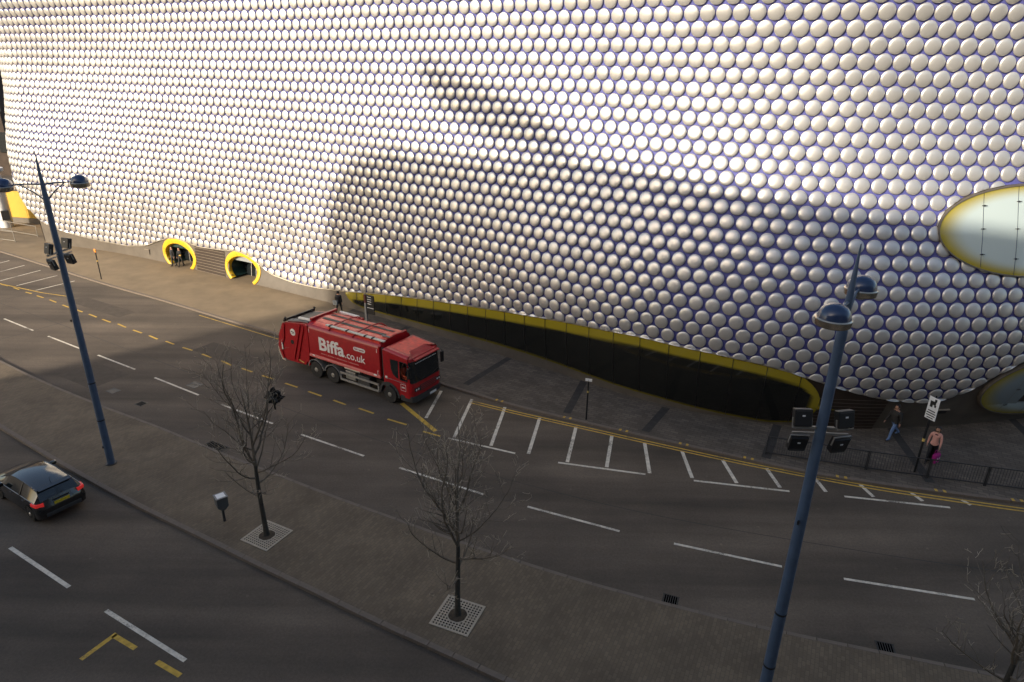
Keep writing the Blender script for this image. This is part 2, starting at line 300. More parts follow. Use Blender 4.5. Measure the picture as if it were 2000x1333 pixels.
# ================================================================ ground, roads, pavements
def sheet(name, poly, z, mat, parent=None, thick=0.0):
    n = len(poly); v = [(p[0],p[1],z) for p in poly]; f = [list(range(n))]
    if thick:
        v += [(p[0],p[1],z-thick) for p in poly]; f += [[i,n+i,n+(i+1)%n,(i+1)%n] for i in range(n)]
    me = make_mesh(name, v, f, mat); bm = bmesh.new(); bm.from_mesh(me)
    bmesh.ops.recalc_face_normals(bm, faces=bm.faces)
    for q in bm.faces:
        if len(q.verts) == n and abs(q.normal.z) > .9 and q.normal.z < 0: q.normal_flip()
    bmesh.ops.triangulate(bm, faces=[q for q in bm.faces if len(q.verts) > 4]); bm.to_mesh(me); bm.free()
    return link(bpy.data.objects.new(name, me), parent)
g = sheet('ground', [(-900,-900),(900,-900),(900,1200),(-900,1200)], -0.03, M['concrete']); tag(g, 'flat open ground beyond the street', 'ground', kind='structure')
road = sheet('road', [(-130,-40),(90,-40),(90,130),(-130,130)], 0.0, M['asphalt']); tag(road, 'dark worn asphalt dual carriageway with painted lines', 'road', kind='structure')
KF = [(-75,77.5),(-58,67.0),(-48.43,61.18),(-40.03,55.99),(-33.08,51.7),(-25.77,47.48),(-20.4,44.21),(-15.67,41.41),(-10,37.9),(-4.18,34.45),(-2.14,33.17),(0.06,31.86),(2.86,30.5),(5.48,29.33),(8.73,27.88),(10.7,27.06),(13.22,25.95),(15.69,25.18),(18.58,24.52),(22.02,23.8),(30,22.3),(45,20.2),(70,18)]
MF = [(-75,64.5),(-55,51.5),(-42,43.6),(-30.88,36.65),(-26.69,34.04),(-21.14,30.93),(-17.36,28.97),(-13.8,26.95),(-10.45,25.16),(-7.45,23.56),(-3.96,21.8),(-1.4,20.55),(1.44,19.27),(4.49,18.06),(8.48,16.72),(11.29,15.97),(15.62,14.85),(24,12.9),(40,9.8),(70,4.5)]
MN = [(-75,60.2),(-55,47.6),(-36,35.5),(-25.15,28.65),(-20.82,25.9),(-15.88,22.94),(-12.13,20.88),(-9.2,19.25),(-7.1,18.14),(-4.5,16.72),(-1.82,15.36),(-0.25,14.52),(6,11.6),(14,8.4),(25,4.6),(40,0.4),(70,-7)]
def crv(P, step=1.0):
    """smooth dense polyline through points"""
    P = np.array(P, float); out = []
    for i in range(len(P)-1):
        p0 = P[max(i-1,0)]; p1 = P[i]; p2 = P[i+1]; p3 = P[min(i+2,len(P)-1)]; L = np.linalg.norm(p2-p1); n = max(2,int(L/0.5))
        t1 = (p2-p0)/(np.linalg.norm(p2-p0))*L; t2 = (p3-p1)/(np.linalg.norm(p3-p1))*L
        for k in range(n):
            a = k/n; out.append((2*a**3-3*a*a+1)*p1+(a**3-2*a*a+a)*t1+(-2*a**3+3*a*a)*p2+(a**3-a*a)*t2)
    out.append(P[-1]); D = np.array(out)
    for _ in range(4): D[1:-1] = .25*D[:-2]+.5*D[1:-1]+.25*D[2:]
    S = np.r_[0,np.cumsum(np.linalg.norm(np.diff(D,axis=0),axis=1))]; s = np.arange(0,S[-1],step)
    return np.c_[np.interp(s,S,D[:,0]),np.interp(s,S,D[:,1])]
kf, mf, mn = crv(KF), crv(MF), crv(MN)
def side(c, d):
    t = np.gradient(c, axis=0); t /= np.linalg.norm(t,axis=1)[:,None]; return c+np.c_[-t[:,1],t[:,0]]*d
KH = 0.12
pv_in = side(kf, 0.205); mf_in = side(mf,-0.155); mn_in = side(mn, 0.205)
pav = sheet('pavement', [tuple(p) for p in pv_in]+[(75,60),(30,60),(-20,80),(-60,110),(-85,100)], KH, M['paving'])
tag(pav, 'brown block-paved pavement along the foot of the disc-clad store', 'pavement', kind='structure')
med = sheet('central_reservation', [tuple(p) for p in mf_in]+[tuple(p) for p in mn_in[::-1]], KH, M['setts'])
tag(med, 'wide sett-paved reservation with trees between the two carriageways', 'pavement', kind='structure')
bl = [tuple(p) for p in pv_in if -72 < p[0] < -14.2]
sheet('paving_slab', bl+[(-11.5,47.5),(-18,53.0),(-30,60.0),(-44,66.5),(-60,80)], KH+.004, M['buff'], pav)
def in_view(x, y, m=60):
    v = Vector((x,y,KH))-camo.matrix_world.translation; z = v.dot(_F)
    if z < 1: return False
    px = 1000+1305*v.dot(_r)/z; py = 666.5-1305*v.dot(_u)/z
    return -m < px < 2000+m and -m < py < 1333+m
def kerb(c, sgn, parent, name='kerb_stone', w_=0.20, hz=0.0):
    """a row of separate kerb stones along a kerb line, joints a few millimetres wide"""
    seg = 0.915; S = np.r_[0,np.cumsum(np.linalg.norm(np.diff(c,axis=0),axis=1))]; far = MB()
    base = MB().box((0,sgn*(w_/2),KH/2+.002),(seg-0.016,w_-.004,KH+.014)).build(name, M['kerb'], None, bevel=0.012); me = base.data; bpy.data.objects.remove(base)
    k = 0
    for s in np.arange(seg/2, S[-1]-seg, seg):
        x = np.interp(s,S,c[:,0]); y = np.interp(s,S,c[:,1]); x2 = np.interp(s+.2,S,c[:,0]); y2 = np.interp(s+.2,S,c[:,1]); a = math.atan2(y2-y,x2-x)
        z = hz+random.uniform(-.006,.004)
        if in_view(x,y):
            o = bpy.data.objects.new(name, me); o.location = (x,y,z); o.rotation_euler = (0,0,a+random.uniform(-.006,.006)); link(o, parent); k += 1
        else: far.box((x-math.sin(a)*sgn*w_/2, y+math.cos(a)*sgn*w_/2, KH/2),(seg-0.01,w_,KH+.012), rz=a)
    far.build('kerb_run', M['kerb'], parent)['kind'] = 'stuff'
    return k
nk = [kerb(kf, 1, pav), kerb(mf,-1, med, w_=0.15, hz=-.008), kerb(mn, 1, med)]
# second, back kerb line that edges the planted guard-rail strip on the right
def strip(name, pts, wid, z, mat, parent):
    c = np.array(pts,float); t = np.gradient(c,axis=0); t /= np.linalg.norm(t,axis=1)[:,None]; nn = np.c_[-t[:,1],t[:,0]]*wid/2
    L = c+nn; Rr = c-nn; v = [(*p,z) for p in L]+[(*p,z) for p in Rr]; n = len(c)
    return link(bpy.data.objects.new(name, make_mesh(name, v, [[n+i,n+i+1,i+1,i] for i in range(n-1)], mat)), parent)
Z1, Z2 = 0.004, 0.008
def mark(pts, wid, mat, z=Z1, name='road_marking'): return strip(name, pts, wid, z, mat, road)
U = [(-35.69,43.78),(-32.23,41.67),(-30.62,40.73),(-26.98,38.56),(-25.64,37.81),(-22.28,35.82),(-20.59,34.76),(-17.13,32.67),(-15.48,31.65),(-12.04,29.66),(-10.31,28.65),(-6.82,26.79),(-5.02,25.86),(-1.11,23.93),(0.76,23.12),(4.38,21.62),(6.38,20.93),(10.11,19.74),(12.13,19.15),(16.28,18.24),(18.5,17.8),(22.3,17.1)]
for i in range(0,len(U),2): mark([U[i],U[i+1]], 0.115, M['white'])
for a,b in (((-46.5,50.3),(-42.9,48.2)),((-41,47),(-37.5,44.9))): mark([a,b],0.115,M['white'])
Lw = [(-18.62,20.06),(-15.2,18.09),(-13.33,17.05),(-9.8,15.1),(-7.9,14.05),(-4.3,12.1),(-24.0,23.1),(-20.5,21.15)]
for i in range(0,len(Lw),2): mark([Lw[i],Lw[i+1]], 0.145, M['white'])
Yd = [(-41.35,51.47),(-40.56,51.1),(-39.89,50.73),(-39.1,50.25),(-38.17,49.65),(-37.46,49.3),(-36.75,48.84),(-35.94,48.38),(-35.18,47.94),(-34.32,47.38),(-33.52,46.84),(-32.69,46.31),(-31.95,45.9),(-31.15,45.39),(-30.44,44.99),(-29.54,44.39),(-28.92,44.01),(-28.02,43.44),(-27.37,43.17),(-26.45,42.52),(-25.72,42.07),(-24.86,41.55),(-24.16,41.12),(-23.28,40.52),(-22.59,40.2),(-21.82,39.71),(-21.04,39.23),(-20.21,38.77),(-19.36,38.23),(-18.56,37.71),(-17.78,37.28),(-16.9,36.63),(-16.12,36.22),(-15.31,35.74),(-14.57,35.28),(-13.73,34.82),(-12.91,34.31),(-12.06,33.82),(-11.31,33.33),(-10.43,32.8),(-9.66,32.34),(-8.85,31.83),(-8.08,31.46),(-7.18,30.92),(-6.35,30.34),(-5.29,29.79),(-4.37,29.15),(-3.46,28.70)]
for i in range(0,len(Yd),2): mark([Yd[i],Yd[i+1]], 0.12, M['ypaint'])
mark([(-5.9,32.1),(-3.75,29.2)], 0.24, M['ypaint'])
mark([(-49,55.6),(-41.5,51.6),(-36.8,49.55),(-34.2,48.75)], 0.10, M['ypaint'])
mark([(-22.6,45.15),(-19.5,43.3),(-15.5,40.9)], 0.07, M['ypaint'])
Hx = [(-3.93,33.68),(-4.39,30.52),(-2.14,32.74),(-2.77,28.61),(-0.32,31.85),(-0.93,27.9),(1.51,30.73),(0.87,27.22),(3.34,29.88),(2.66,26.56),(5.05,29.01),(4.44,26.19),(6.57,28.38),(6.33,25.75),(8.24,27.68),(8.18,25.43),(9.98,27.01),(10.07,25.09),(11.82,26.33),(11.89,24.79),(13.74,25.72),(13.79,24.54),(15.57,25.14),(15.71,24.22),(17.53,24.56),(17.69,23.98),(19.44,24.14),(19.61,23.75)]
for i in range(0,len(Hx),2): mark([Hx[i],Hx[i+1]], 0.165, M['white'])
Hb = [(-3.06,28.55),(0.24,27.24),(2.23,26.51),(6.13,25.66),(8.2,25.23),(12.2,24.53),(14.45,24.22),(18.61,23.55)]
for i in range(0,len(Hb),2): mark([Hb[i],Hb[i+1]], 0.12, M['white'])
for i in range(5):   # hatching of the parking bay at the far left
    x = -45.6+i*2.35; y = 58.4-i*1.42; mark([(x,y),(x-1.1-.1*i,y-3.9+.32*i)], 0.12, M['white'])
D1 = crv([(-2.1,32.5),(0.06,31.46),(3.23,30.1),(7.58,28.2),(11.95,26.42),(16.09,25.0),(19.01,24.22),(21.76,23.55),(26,22.75),(40,20.5)],0.8)
mark(D1, 0.085, M['ypaint'], Z2); mark(side(D1,-0.22), 0.085, M['ypaint'], Z2)
for x,y in [(-0.22,32.15),(2.89,30.61),(5.73,29.3),(8.72,27.98),(11.59,26.8),(14.84,25.55),(18.46,24.65),(21.7,23.98)]:   # pairs of yellow kerb blips
    i = int(np.argmin(np.hypot(kf[:,0]-x,kf[:,1]-y))); t = kf[i+1]-kf[i-1]; t /= np.linalg.norm(t); nn = np.array([-t[1],t[0]])
    for e in (-.17,.17):
        c = kf[i]+t*e+nn*.10; strip('kerb_blip', [c-nn*.095,c+nn*.095], 0.12, KH+.018, M['ypaint'], pav)
for P in ([(-12.97,15.07),(-12.45,16.1)],[(-12.5,16.02),(-11.54,15.52)],[(-10.64,15.04),(-9.7,14.56)]): mark(P, 0.16, M['ypaint'])
# dark paving bands that cross the pavement
for a,b in (((-2.6,34.3),(-0.14,38.2)),((2.95,31.1),(4.25,35.1)),((6.75,29.3),(8.35,31.9)),((12.0,27.0),(13.7,30.2)),((18.7,25.2),(19.5,30.2)),((25.1,24.0),(26.6,32.0)),((-9.6,38.4),(-7.2,43.2))):
    strip('paving_band', [a,b], 0.42, KH+.004, M['band'], pav)
# road gullies and covers
def gully(x, y, ang, wx, wy, n, label, round_=False):
    t = empty('road_gully', (x,y,0.0), ang); tag(t, label, 'drain grate', 'iron covers set in the road')
    MB().box((0,0,0.003),(wx,wy,0.006)).build('pit', M['pit'], t)
    fr = MB()
    for s in (-1,1): fr.box((0,s*wy/2,.007),(wx+.06,.035,.012)); fr.box((s*wx/2,0,.0075),(.035,wy-.04,.011))
    fr.build('frame', M['black'], t)
    for k in range(n): MB().box((-wx/2+(k+.5)*wx/n,0,.009),(wx/n*.22,wy-.05,.008)).build('bar', M['darkgrey'], t)
gully(5.62,17.98,math.radians(-21),.52,.42,7,'small black slotted gully by the reservation kerb, left of the right lamp post')
gully(12.05,16.05,math.radians(-15),.52,.42,7,'small black slotted gully by the reservation kerb, between right lamp post and right tree')
gully(-14.0,27.35,math.radians(-29),1.25,.62,9,'long dark ribbed cover against the reservation kerb behind the left tree')
gully(-19.7,31.55,math.radians(-29),.5,.42,6,'small dark gully by the reservation kerb near the left lamp post')
def cover(x, y, ang, wx, wy, label):
    t = empty('access_cover', (x,y,0), ang); tag(t, label, 'cover', 'iron covers set in the road')
    MB().box((0,0,.003),(wx,wy,.006)).build('lid', M['darkgrey'], t)
    r = MB()
    for s in(-1,1): r.box((0,s*wy/2,.006),(wx+.05,.05,.009)); r.box((s*wx/2,0,.0062),(.05,wy-.05,.009))
    r.build('rim', M['darkgrey'], t)
cover(-17.9,33.9,math.radians(-29),.75,.6,'faint square iron cover in the upper carriageway')
cover(-22.0,33.0,math.radians(-29),.6,.45,'small iron cover beside the left lamp post')

# asphalt repairs and joints
def patch(poly, mat='patch', z=.0022): sheet('asphalt_patch', poly, z, M[mat], road)
def quad(cx, cy, ang, L, W_):
    c,s_ = math.cos(ang),math.sin(ang); return [(cx+c*x-s_*y,cy+s_*x+c*y) for x,y in ((-L/2,-W_/2),(L/2,-W_/2),(L/2,W_/2),(-L/2,W_/2))]
A30 = math.radians(-30)
for cx,cy,an,L,W_ in ((-17.6,38.2,A30,5.2,1.6),(-30.5,46.6,A30,6.5,1.3),(-24.3,35.0,A30,3.4,2.2)): patch(quad(cx,cy,an,L,W_))
for a,b in (((-40.5,44.9),(-35.8,52.2)),((-34.2,38.6),(-30.6,44.4))): strip('asphalt_joint', [a,((a[0]+b[0])/2+.08,(a[1]+b[1])/2),b], .05, .003, M['seam'], road)
j_ = crv([(-44,49.9),(-30.2,41.9),(-16.6,33.7),(-6,27.6),(4,23.0),(14,20.2),(24,18.2)],1.2); strip('asphalt_joint', side(j_,.35), .035, .003, M['seam'], road)
# ================================================================ the disc-clad department store
store = empty('department_store', (0,0,0)); tag(store, 'curving blue department store covered in shiny aluminium discs', 'building')
TRIM = [(0,4.2),(8,4.6),(14,4.9),(19,5.1),(22,5.0),(24.54,4.57),(25.54,3.82),(26.45,3.03),(27.39,2.36),(28.56,2.12),(30.68,2.33),(32.48,2.81),(33.93,3.25),(35.12,3.6),(36.48,3.84),(38.33,4.0),(42.14,4.07),(46.93,3.69),(50.68,3.31),(56.72,2.65),(61.6,2.07),(66.43,1.37),(69.24,1.08),(72.1,1.05),(74.45,1.28),(75.4,1.68),(76.2,2.05),(77.35,2.48),(78.56,2.6),(79.81,2.44),(83.02,2.30),(84.62,2.52),(85.91,2.68),(87.2,2.5),(88.92,1.96),(90.51,1.37),(93.01,1.06),(96.39,1.12),(99.68,1.38),(102.35,1.75),(104.55,2.37),(106,3.6),(107,4.6),(107.6,6.5),(108.2,8),(109,10),(110,13),(112,17),(127,19)]
TS = np.array([t[0] for t in TRIM]); TH = np.array([t[1] for t in TRIM])
_ts = np.arange(0,127,.1); _th_ = np.interp(_ts,TS,TH)
for _ in range(14): _th_[1:-1] = .25*_th_[:-2]+.5*_th_[1:-1]+.25*_th_[2:]
def trim_h(s): return float(np.interp(s,_ts,_th_))
H_TOP = 26.0
# openings: (centre s, centre h, half width, half height)
OVAL = (25.3,10.5,4.35,1.93); OVAL2 = (21.45,2.72,4.4,1.98); DOORS = [(85.95,1.12,2.25,1.52),(77.8,1.17,2.12,1.47)]
LENS_S = [66.16,65.9,65.4,64.4,62.9,60.5,56,52.8,49.7,46.8,43.8,40.7,38,35.5,34.4,33.7,33.3]; LENS_B = [1.25,.88,.64,.48,.45,.52,.68,.80,.82,.74,.60,.52,.36,.24,.36,.72,1.45]
def lens_bot(s): return float(np.interp(s, LENS_S[::-1], LENS_B[::-1]))
def lens_top(s):
    t = trim_h(s)-.07
    if s < 36.5: t = min(t, 1.45+2.45*math.sqrt(max(0,1-((36.5-s)/3.2)**2))-.0)
    return t
# blue cladding
vv = []; ff = []; idx = {}
SS = np.arange(0.0,126.01,0.75); NH = 44
for i,s in enumerate(SS):
    lo = trim_h(s)
    for j in range(NH+1):
        h = lo+(H_TOP-lo)*j/NH; vv.append(surf(s,h))
for i in range(len(SS)-1):
    for j in range(NH): a = i*(NH+1)+j; ff.append([a,a+NH+1,a+NH+2,a+1])
o = link(bpy.data.objects.new('cladding', make_mesh('cladding', vv, ff, M['blue'], True)), store)
# roof and back of the block
rp = [tuple(surf(s,H_TOP)[:2]) for s in np.arange(0,126,2)]; rb = [tuple(surf(s,H_TOP,-14.0)[:2]) for s in np.arange(0,126,2)]
v = [(*p,H_TOP) for p in rp]+[(*p,H_TOP+.4) for p in rb]; n = len(rp)
link(bpy.data.objects.new('roof', make_mesh('roof', v, [[i,i+1,n+i+1,n+i] for i in range(n-1)], M['greymetal'])), store)
v = [(*p,0) for p in rb]+[(*p,H_TOP+.4) for p in rb]
link(bpy.data.objects.new('back_wall', make_mesh('back_wall', v, [[i,i+1,n+i+1,n+i] for i in range(n-1)], M['brick'])), store)
# plinth under the discs, left open at the doorways
def in_ell(s, h, e, k=1.0): return ((s-e[0])/(e[2]*k))**2+((h-e[1])/(e[3]*k))**2 < 1
vv = []; ff = []; SP = np.arange(0,104.9,.3); NP = 14
for s in SP:
    hi = trim_h(s)
    for j in range(NP+1): vv.append(surf(s, -.05+(hi+.05)*j/NP, -.02))
for i in range(len(SP)-1):
    for j in range(NP):
        s = SP[i]+.15; h = (j+.5)/NP*trim_h(s)
        if any(in_ell(s,h,e,.86) for e in DOORS): continue
        a = i*(NP+1)+j; ff.append([a,a+NP+1,a+NP+2,a+1])
link(bpy.data.objects.new('plinth_wall', make_mesh('plinth_wall', vv, ff, M['plinth'], True)), store)
# end of the plinth and the soffit where the skin lifts off the ground at the far corner
m = MB(); P = [[surf(104.8,h,-.02-q) for q in (0,1,2,3)] for h in (0,.8,1.6,trim_h(104.8))]; m.add(*grid_mesh(P)); m.build('plinth_end', M['plinth'], store)
m = MB(); P = []
for s in np.arange(102,126,.5): P.append([surf(s,trim_h(s)-.02*q,-.0-.75*q) for q in range(4)])
m.add(*grid_mesh(P)); m.build('soffit', M['plinth'], store)
# metal trim along the lower edge of the discs
P = []
for s in np.arange(0,126,.2):
    h = trim_h(s); th = .045
    P.append([surf(s,h-th,.0),surf(s,h-th,.09),surf(s,h+th*.6,.09),surf(s,h+th*.6,.0)])
m = MB(); m.add(*grid_mesh(P)); m.build('edge_trim', M['trim'], store, smooth=True)
# ---- discs
R_D = 0.348; DOME = [(0.0,.164),(.10,.1605),(.19,.151),(.262,.136),(.312,.1185),(.338,.099),(.345,.073),(.340,.045)]; NS = 20
def disc_verts():
    v = [(0,0,DOME[0][1])]
    for r,z in DOME[1:]:
        for k in range(NS): a = 2*math.pi*k/NS; v.append((r*math.cos(a),r*math.sin(a),z))
    f = [[0,1+k,1+(k+1)%NS] for k in range(NS)]
    for i in range(len(DOME)-2):
        b = 1+i*NS
        for k in range(NS): f.append([b+k,b+NS+k,b+NS+(k+1)%NS,b+(k+1)%NS])
    return v, f
DV, DF = disc_verts()
disc_me = make_mesh('disc', DV, DF, M['disc'], True)
def row_h(k): return 16.72-.645*k if k <= 17 else 16.72-.645*17-.62*(k-17)
discs = []
PITCH = 0.757; CA = np.array([0,0,CAM_H])
for k in range(-15,26):
    h = row_h(k); off = (k%2)*.5
    for i in range(int(118/PITCH)):
        s = (i+off)*PITCH+.2
        if h < trim_h(s)-.28 or h > H_TOP-.2: continue
        if in_ell(s,h,OVAL,.93) or in_ell(s,h,OVAL2,.97): continue
        p, a, u, n = frame(s,h)
        vw = CA-p; dist = np.linalg.norm(vw)
        if np.dot(vw,n) < -.25*dist: continue
        z = float(np.dot(p-CA,np.array(_F))); px = 1000+1305*float(np.dot(p-CA,np.array(_r)))/z; py = 666.5-1305*float(np.dot(p-CA,np.array(_u)))/z
        clip = (h-.36 < trim_h(s)) or h-.36 < max(trim_h(s-.36),trim_h(s+.36)) or in_ell(s,h,(OVAL[0],OVAL[1],OVAL[2]+.42,OVAL[3]+.42)) or in_ell(s,h,(OVAL2[0],OVAL2[1],OVAL2[2]+.42,OVAL2[3]+.42))
        vis = -40 < px < 2040 and -40 < py
        if not vis and (px < -700 or px > 3200 or py < -700): pass
        discs.append((s,h,p,a,u,n,dist,clip,vis))
rest_v = []; rest_f = []; nd = len(DV)
near = sorted([q for q in range(len(discs)) if discs[q][8] and not discs[q][7]], key=lambda q: discs[q][6])[:290]; nearset = set(near)
LV = np.array(DV)
for q,(s,h,p,a,u,n,dist,clip,vis) in enumerate(discs):
    jit = random.gauss(0,.013), random.gauss(0,.013)
    n2 = n+a*jit[0]+u*jit[1]; n2 /= np.linalg.norm(n2); a2 = np.cross(u,n2)*-1; a2 = a-n2*np.dot(a,n2); a2 /= np.linalg.norm(a2); u2 = np.cross(n2,a2)
    if np.dot(u2,u) < 0: u2 = -u2; a2 = -a2
    if q in nearset:
        ob = bpy.data.objects.new('disc', disc_me); X = np.cross(u2,n2)
        ob.matrix_world = Matrix(((X[0],u2[0],n2[0],p[0]),(X[1],u2[1],n2[1],p[1]),(X[2],u2[2],n2[2],p[2]),(0,0,0,1)))
        link(ob, store); continue
    X = np.cross(u2,n2); sg = 1.0 if np.dot(X,a) > 0 else -1.0
    W = LV.copy()
    if clip:
        for i in range(nd):
            x,y = W[i,0],W[i,1]; ss = s+sg*x; hh = h+y*max(.6,u[2]); t = trim_h(ss)+.01
            if hh < t: y += (t-hh); hh = t
            for e in (OVAL,OVAL2):
                ex = (e[0],e[1],e[2]+.05,e[3]+.05)
                if in_ell(ss,hh,ex):
                    dx,dy = ss-e[0],hh-e[1]; kk = 1/math.sqrt((dx/ex[2])**2+(dy/ex[3])**2); x += sg*dx*(kk-1); y += dy*(kk-1)
            W[i,0],W[i,1] = x,y
    G = p+W[:,:1]*X+W[:,1:2]*u2+W[:,2:3]*n2
    b = len(rest_v)*nd; rest_v.append(G); rest_f.append(b)
G = np.concatenate(rest_v); F_ = []
for b in rest_f: F_ += [[i+b for i in f] for f in DF]
me = bpy.data.meshes.new('disc_field'); me.from_pydata(G.tolist(), [], F_); me.update(); me.materials.append(M['disc'])
me.polygons.foreach_set('use_smooth',[True]*len(me.polygons))
o = link(bpy.data.objects.new('disc_field', me), store); tag(o, kind='stuff')
print('DISCS', len(discs), 'single', len(near))
# ---- printed glazing
def glass_obj(name, P, fr, tint, parent):
    """P[i][j] points, fr[i][j] print amount, tint[i][j] colour"""
    v,f = grid_mesh(P); me = make_mesh(name, v, f, M['frit'], True)
    A = me.attributes.new('frit','FLOAT','POINT'); A.data.foreach_set('value',[float(x) for r in fr for x in r])
    C = me.attributes.new('tint','FLOAT_COLOR','POINT'); C.data.foreach_set('color',[float(x) for r in tint for c in r for x in (*c,1)])
    return link(bpy.data.objects.new(name, me), parent)
def sst(a,b,x): t = min(max((x-a)/(b-a),0),1); return t*t*(3-2*t)
# long low shop window along the foot of the building
lens = link(bpy.data.objects.new('long_window', None), store)
seams = [66.1,64.9]
while seams[-1] > 36: seams.append(seams[-1]-1.52)
seams += [seams[-1]-1.1, seams[-1]-1.9, 33.32]
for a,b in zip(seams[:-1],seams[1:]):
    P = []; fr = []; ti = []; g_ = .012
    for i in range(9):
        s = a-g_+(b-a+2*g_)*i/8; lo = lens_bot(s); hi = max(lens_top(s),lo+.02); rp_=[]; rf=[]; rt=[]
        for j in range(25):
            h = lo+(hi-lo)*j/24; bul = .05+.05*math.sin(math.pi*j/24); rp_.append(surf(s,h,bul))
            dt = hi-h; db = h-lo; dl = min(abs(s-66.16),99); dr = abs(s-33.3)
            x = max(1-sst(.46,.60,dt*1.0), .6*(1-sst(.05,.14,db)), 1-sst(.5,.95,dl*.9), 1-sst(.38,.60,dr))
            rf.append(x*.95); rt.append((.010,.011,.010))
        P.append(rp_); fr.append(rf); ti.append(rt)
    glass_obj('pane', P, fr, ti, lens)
    if b > 33.5:
        lo = lens_bot(b); hi = max(lens_top(b),lo+.05); Q = [[surf(b+e_,lo+(hi-lo)*j/10,.075+.05*math.sin(math.pi*j/10)) for e_ in (-.014,.014)] for j in range(11)]
        MB().add(*grid_mesh(Q)).build('mullion', M['black'], lens)
# oval windows: panes cut out of an ellipse
def oval(name, e, cuts, inner, tintf, rim=.09):
    w_ = link(bpy.data.objects.new(name, None), store)
    cs,ch,A,B = e
    edges = [cs+A]+cuts+[cs-A]
    for a,b in zip(edges[:-1],edges[1:]):
        P = []; fr = []; ti = []
        for i in range(31):
            s = a-.012+(b-a+.024)*i/30; q = max(0,1-((s-cs)/A)**2)**.5*B; rp_=[]; rf=[]; rt=[]
            for j in range(49):
                h = ch-q+2*q*j/48; rho = math.sqrt(((s-cs)/A)**2+((h-ch)/B)**2)
                rp_.append(surf(s,h,.17+.10*(1-min(1,rho*rho)))); x = sst(inner,inner+.27,rho); rf.append(x); rt.append(tintf(s,h))
            P.append(rp_); fr.append(rf); ti.append(rt)
        glass_obj('pane', P, fr, ti, w_)
    R = []
    for k in range(73):
        t = 2*math.pi*k/72; ring = []
        for dr,ou in ((.0,.06),(.0,.24),(.055,.24),(.055,.0)): ring.append(surf(cs+(A+dr)*math.cos(t),ch+(B+dr)*math.sin(t),ou))
        R.append(ring)
    m = MB(); m.add(*grid_mesh(R)); m.build('frame', M['plinth'], w_, smooth=True)
    for c in cuts:
        q = max(0,1-((c-cs)/A)**2)**.5*B
        for fh in (-.62,.05,.66):
            pt,a_,u_,n_ = frame(c,ch+q*fh,.285); mm = MB(); mm.bar(pt-a_*.11,pt+a_*.11,.025,.03,up=tuple(n_)); mm.bar(pt-u_*.03,pt+u_*.03,.05,.03,up=tuple(n_)); mm.build('glass_clamp', M['darkgrey'], w_)
    return w_
oval('oval_window', OVAL, [27.75,26.2,24.6,23.0], .73, lambda s,h: (.42,.50,.50))
def tint2(s,h):
    if h < 1.75: return (.40,.50,.52)
    if 19.0 < s < 23.4 and 1.85 < h < 3.4: return (.012,.013,.014)
    return (.19,.235,.255)
oval('oval_window', OVAL2, [24.05,22.45,20.8,19.2], .74, tint2)
# ---- the two yellow doorways
def egg(e, k, t): return e[0]+e[2]*k*math.cos(t), e[1]+e[3]*k*math.sin(t)
for e in DOORS:
    d = link(bpy.data.objects.new('doorway', None), store)
    t0,t1 = -0.82, math.pi+0.82; N = 40; cuts = [0,9,17,24,31,40]
    for ca,cb in zip(cuts[:-1],cuts[1:]):
        P = []
        for q in range(ca,cb+1):
            t = t0+(t1-t0)*(q+(0.04 if q==ca and ca else 0)-(0.04 if q==cb and cb<N else 0))/N; ring = []; ki = .86-.20*max(0,math.sin(t))-.05*max(0,-math.cos(t))
            for kk,ou in ((1.02,-.05),(1.01,.035),(.99,.055),(.5+.5*ki,.06),(ki+.03,.04),(ki,-.03),(ki-.01,-.35)):
                s,h = egg(e,kk,t); ring.append(surf(s,max(h,.0),ou))
            P.append(ring)
        m = MB(); m.add(*grid_mesh(P)); m.build('surround_panel', M['yellow'], d, smooth=True)
    P = []
    for q in range(N+1):
        t = t0+(t1-t0)*q/N; ring = []; ki = .86-.20*max(0,math.sin(t))-.05*max(0,-math.cos(t))
        for kk,ou in ((ki-.005,-.34),(ki-.02,-1.2),(ki-.03,-2.2)): s,h = egg(e,kk,t); ring.append(surf(s,max(h,.02),ou))
        P.append(ring)
    m = MB(); m.add(*grid_mesh(P)); m.build('passage', M['void'], d, smooth=True)
    m = MB(); hw = e[2]*.80; P = [[surf(e[0]+hw*x,h,-1.5) for h in (.13,1.2,2.5)] for x in (-1,-.5,0,.5,1)]; m.add(*grid_mesh(P)); m.build('glass_doors', M['glass'], d)
    for x in (-.33,.02,.36):
        mm = MB(); mm.bar(surf(e[0]+hw*x,.13,-1.46),surf(e[0]+hw*x,2.2,-1.46),.07,.05); mm.build('door_stile', M['greymetal'], d)
    P = [[surf(e[0]+e[2]*.66*x, 1.66+(.46*(1-x*x)**.5)*k_, -.33) for k_ in (0,.5,1)] for x in np.linspace(-1,1,13)]
    m = MB(); m.add(*grid_mesh(P)); m.build('lintel_glass', M['void'] if e[0]>80 else M['greybag'], d)
# ---- dark slatted panels between the doors and near the right end
for (sa,sb,nl) in ((79.95,83.7,9),(30.2,34.2,9)):
    pn = link(bpy.data.objects.new('slatted_panel', None), store)
    P = [[surf(s,.02+(trim_h(s)-.08)*j/6,.006) for j in range(7)] for s in np.arange(sa,sb+.01,.25)]
    m = MB(); m.add(*grid_mesh(P)); m.build('backing', M['darkpanel'], pn)
    for k in range(nl):
        P = []
        for s in np.arange(sa,sb+.01,.25):
            hh = (k+.6)/nl*2.25 if sa > 50 else .15+(k+.5)/nl*2.1
            hh = min(hh, trim_h(s)-.12); P.append([surf(s,hh-.008,.01),surf(s,hh-.008,.03),surf(s,hh+.008,.03),surf(s,hh+.008,.01)])
        m = MB(); m.add(*grid_mesh(P)); m.build('slat', M['slat'] if sa>50 else M['plinth'], pn)
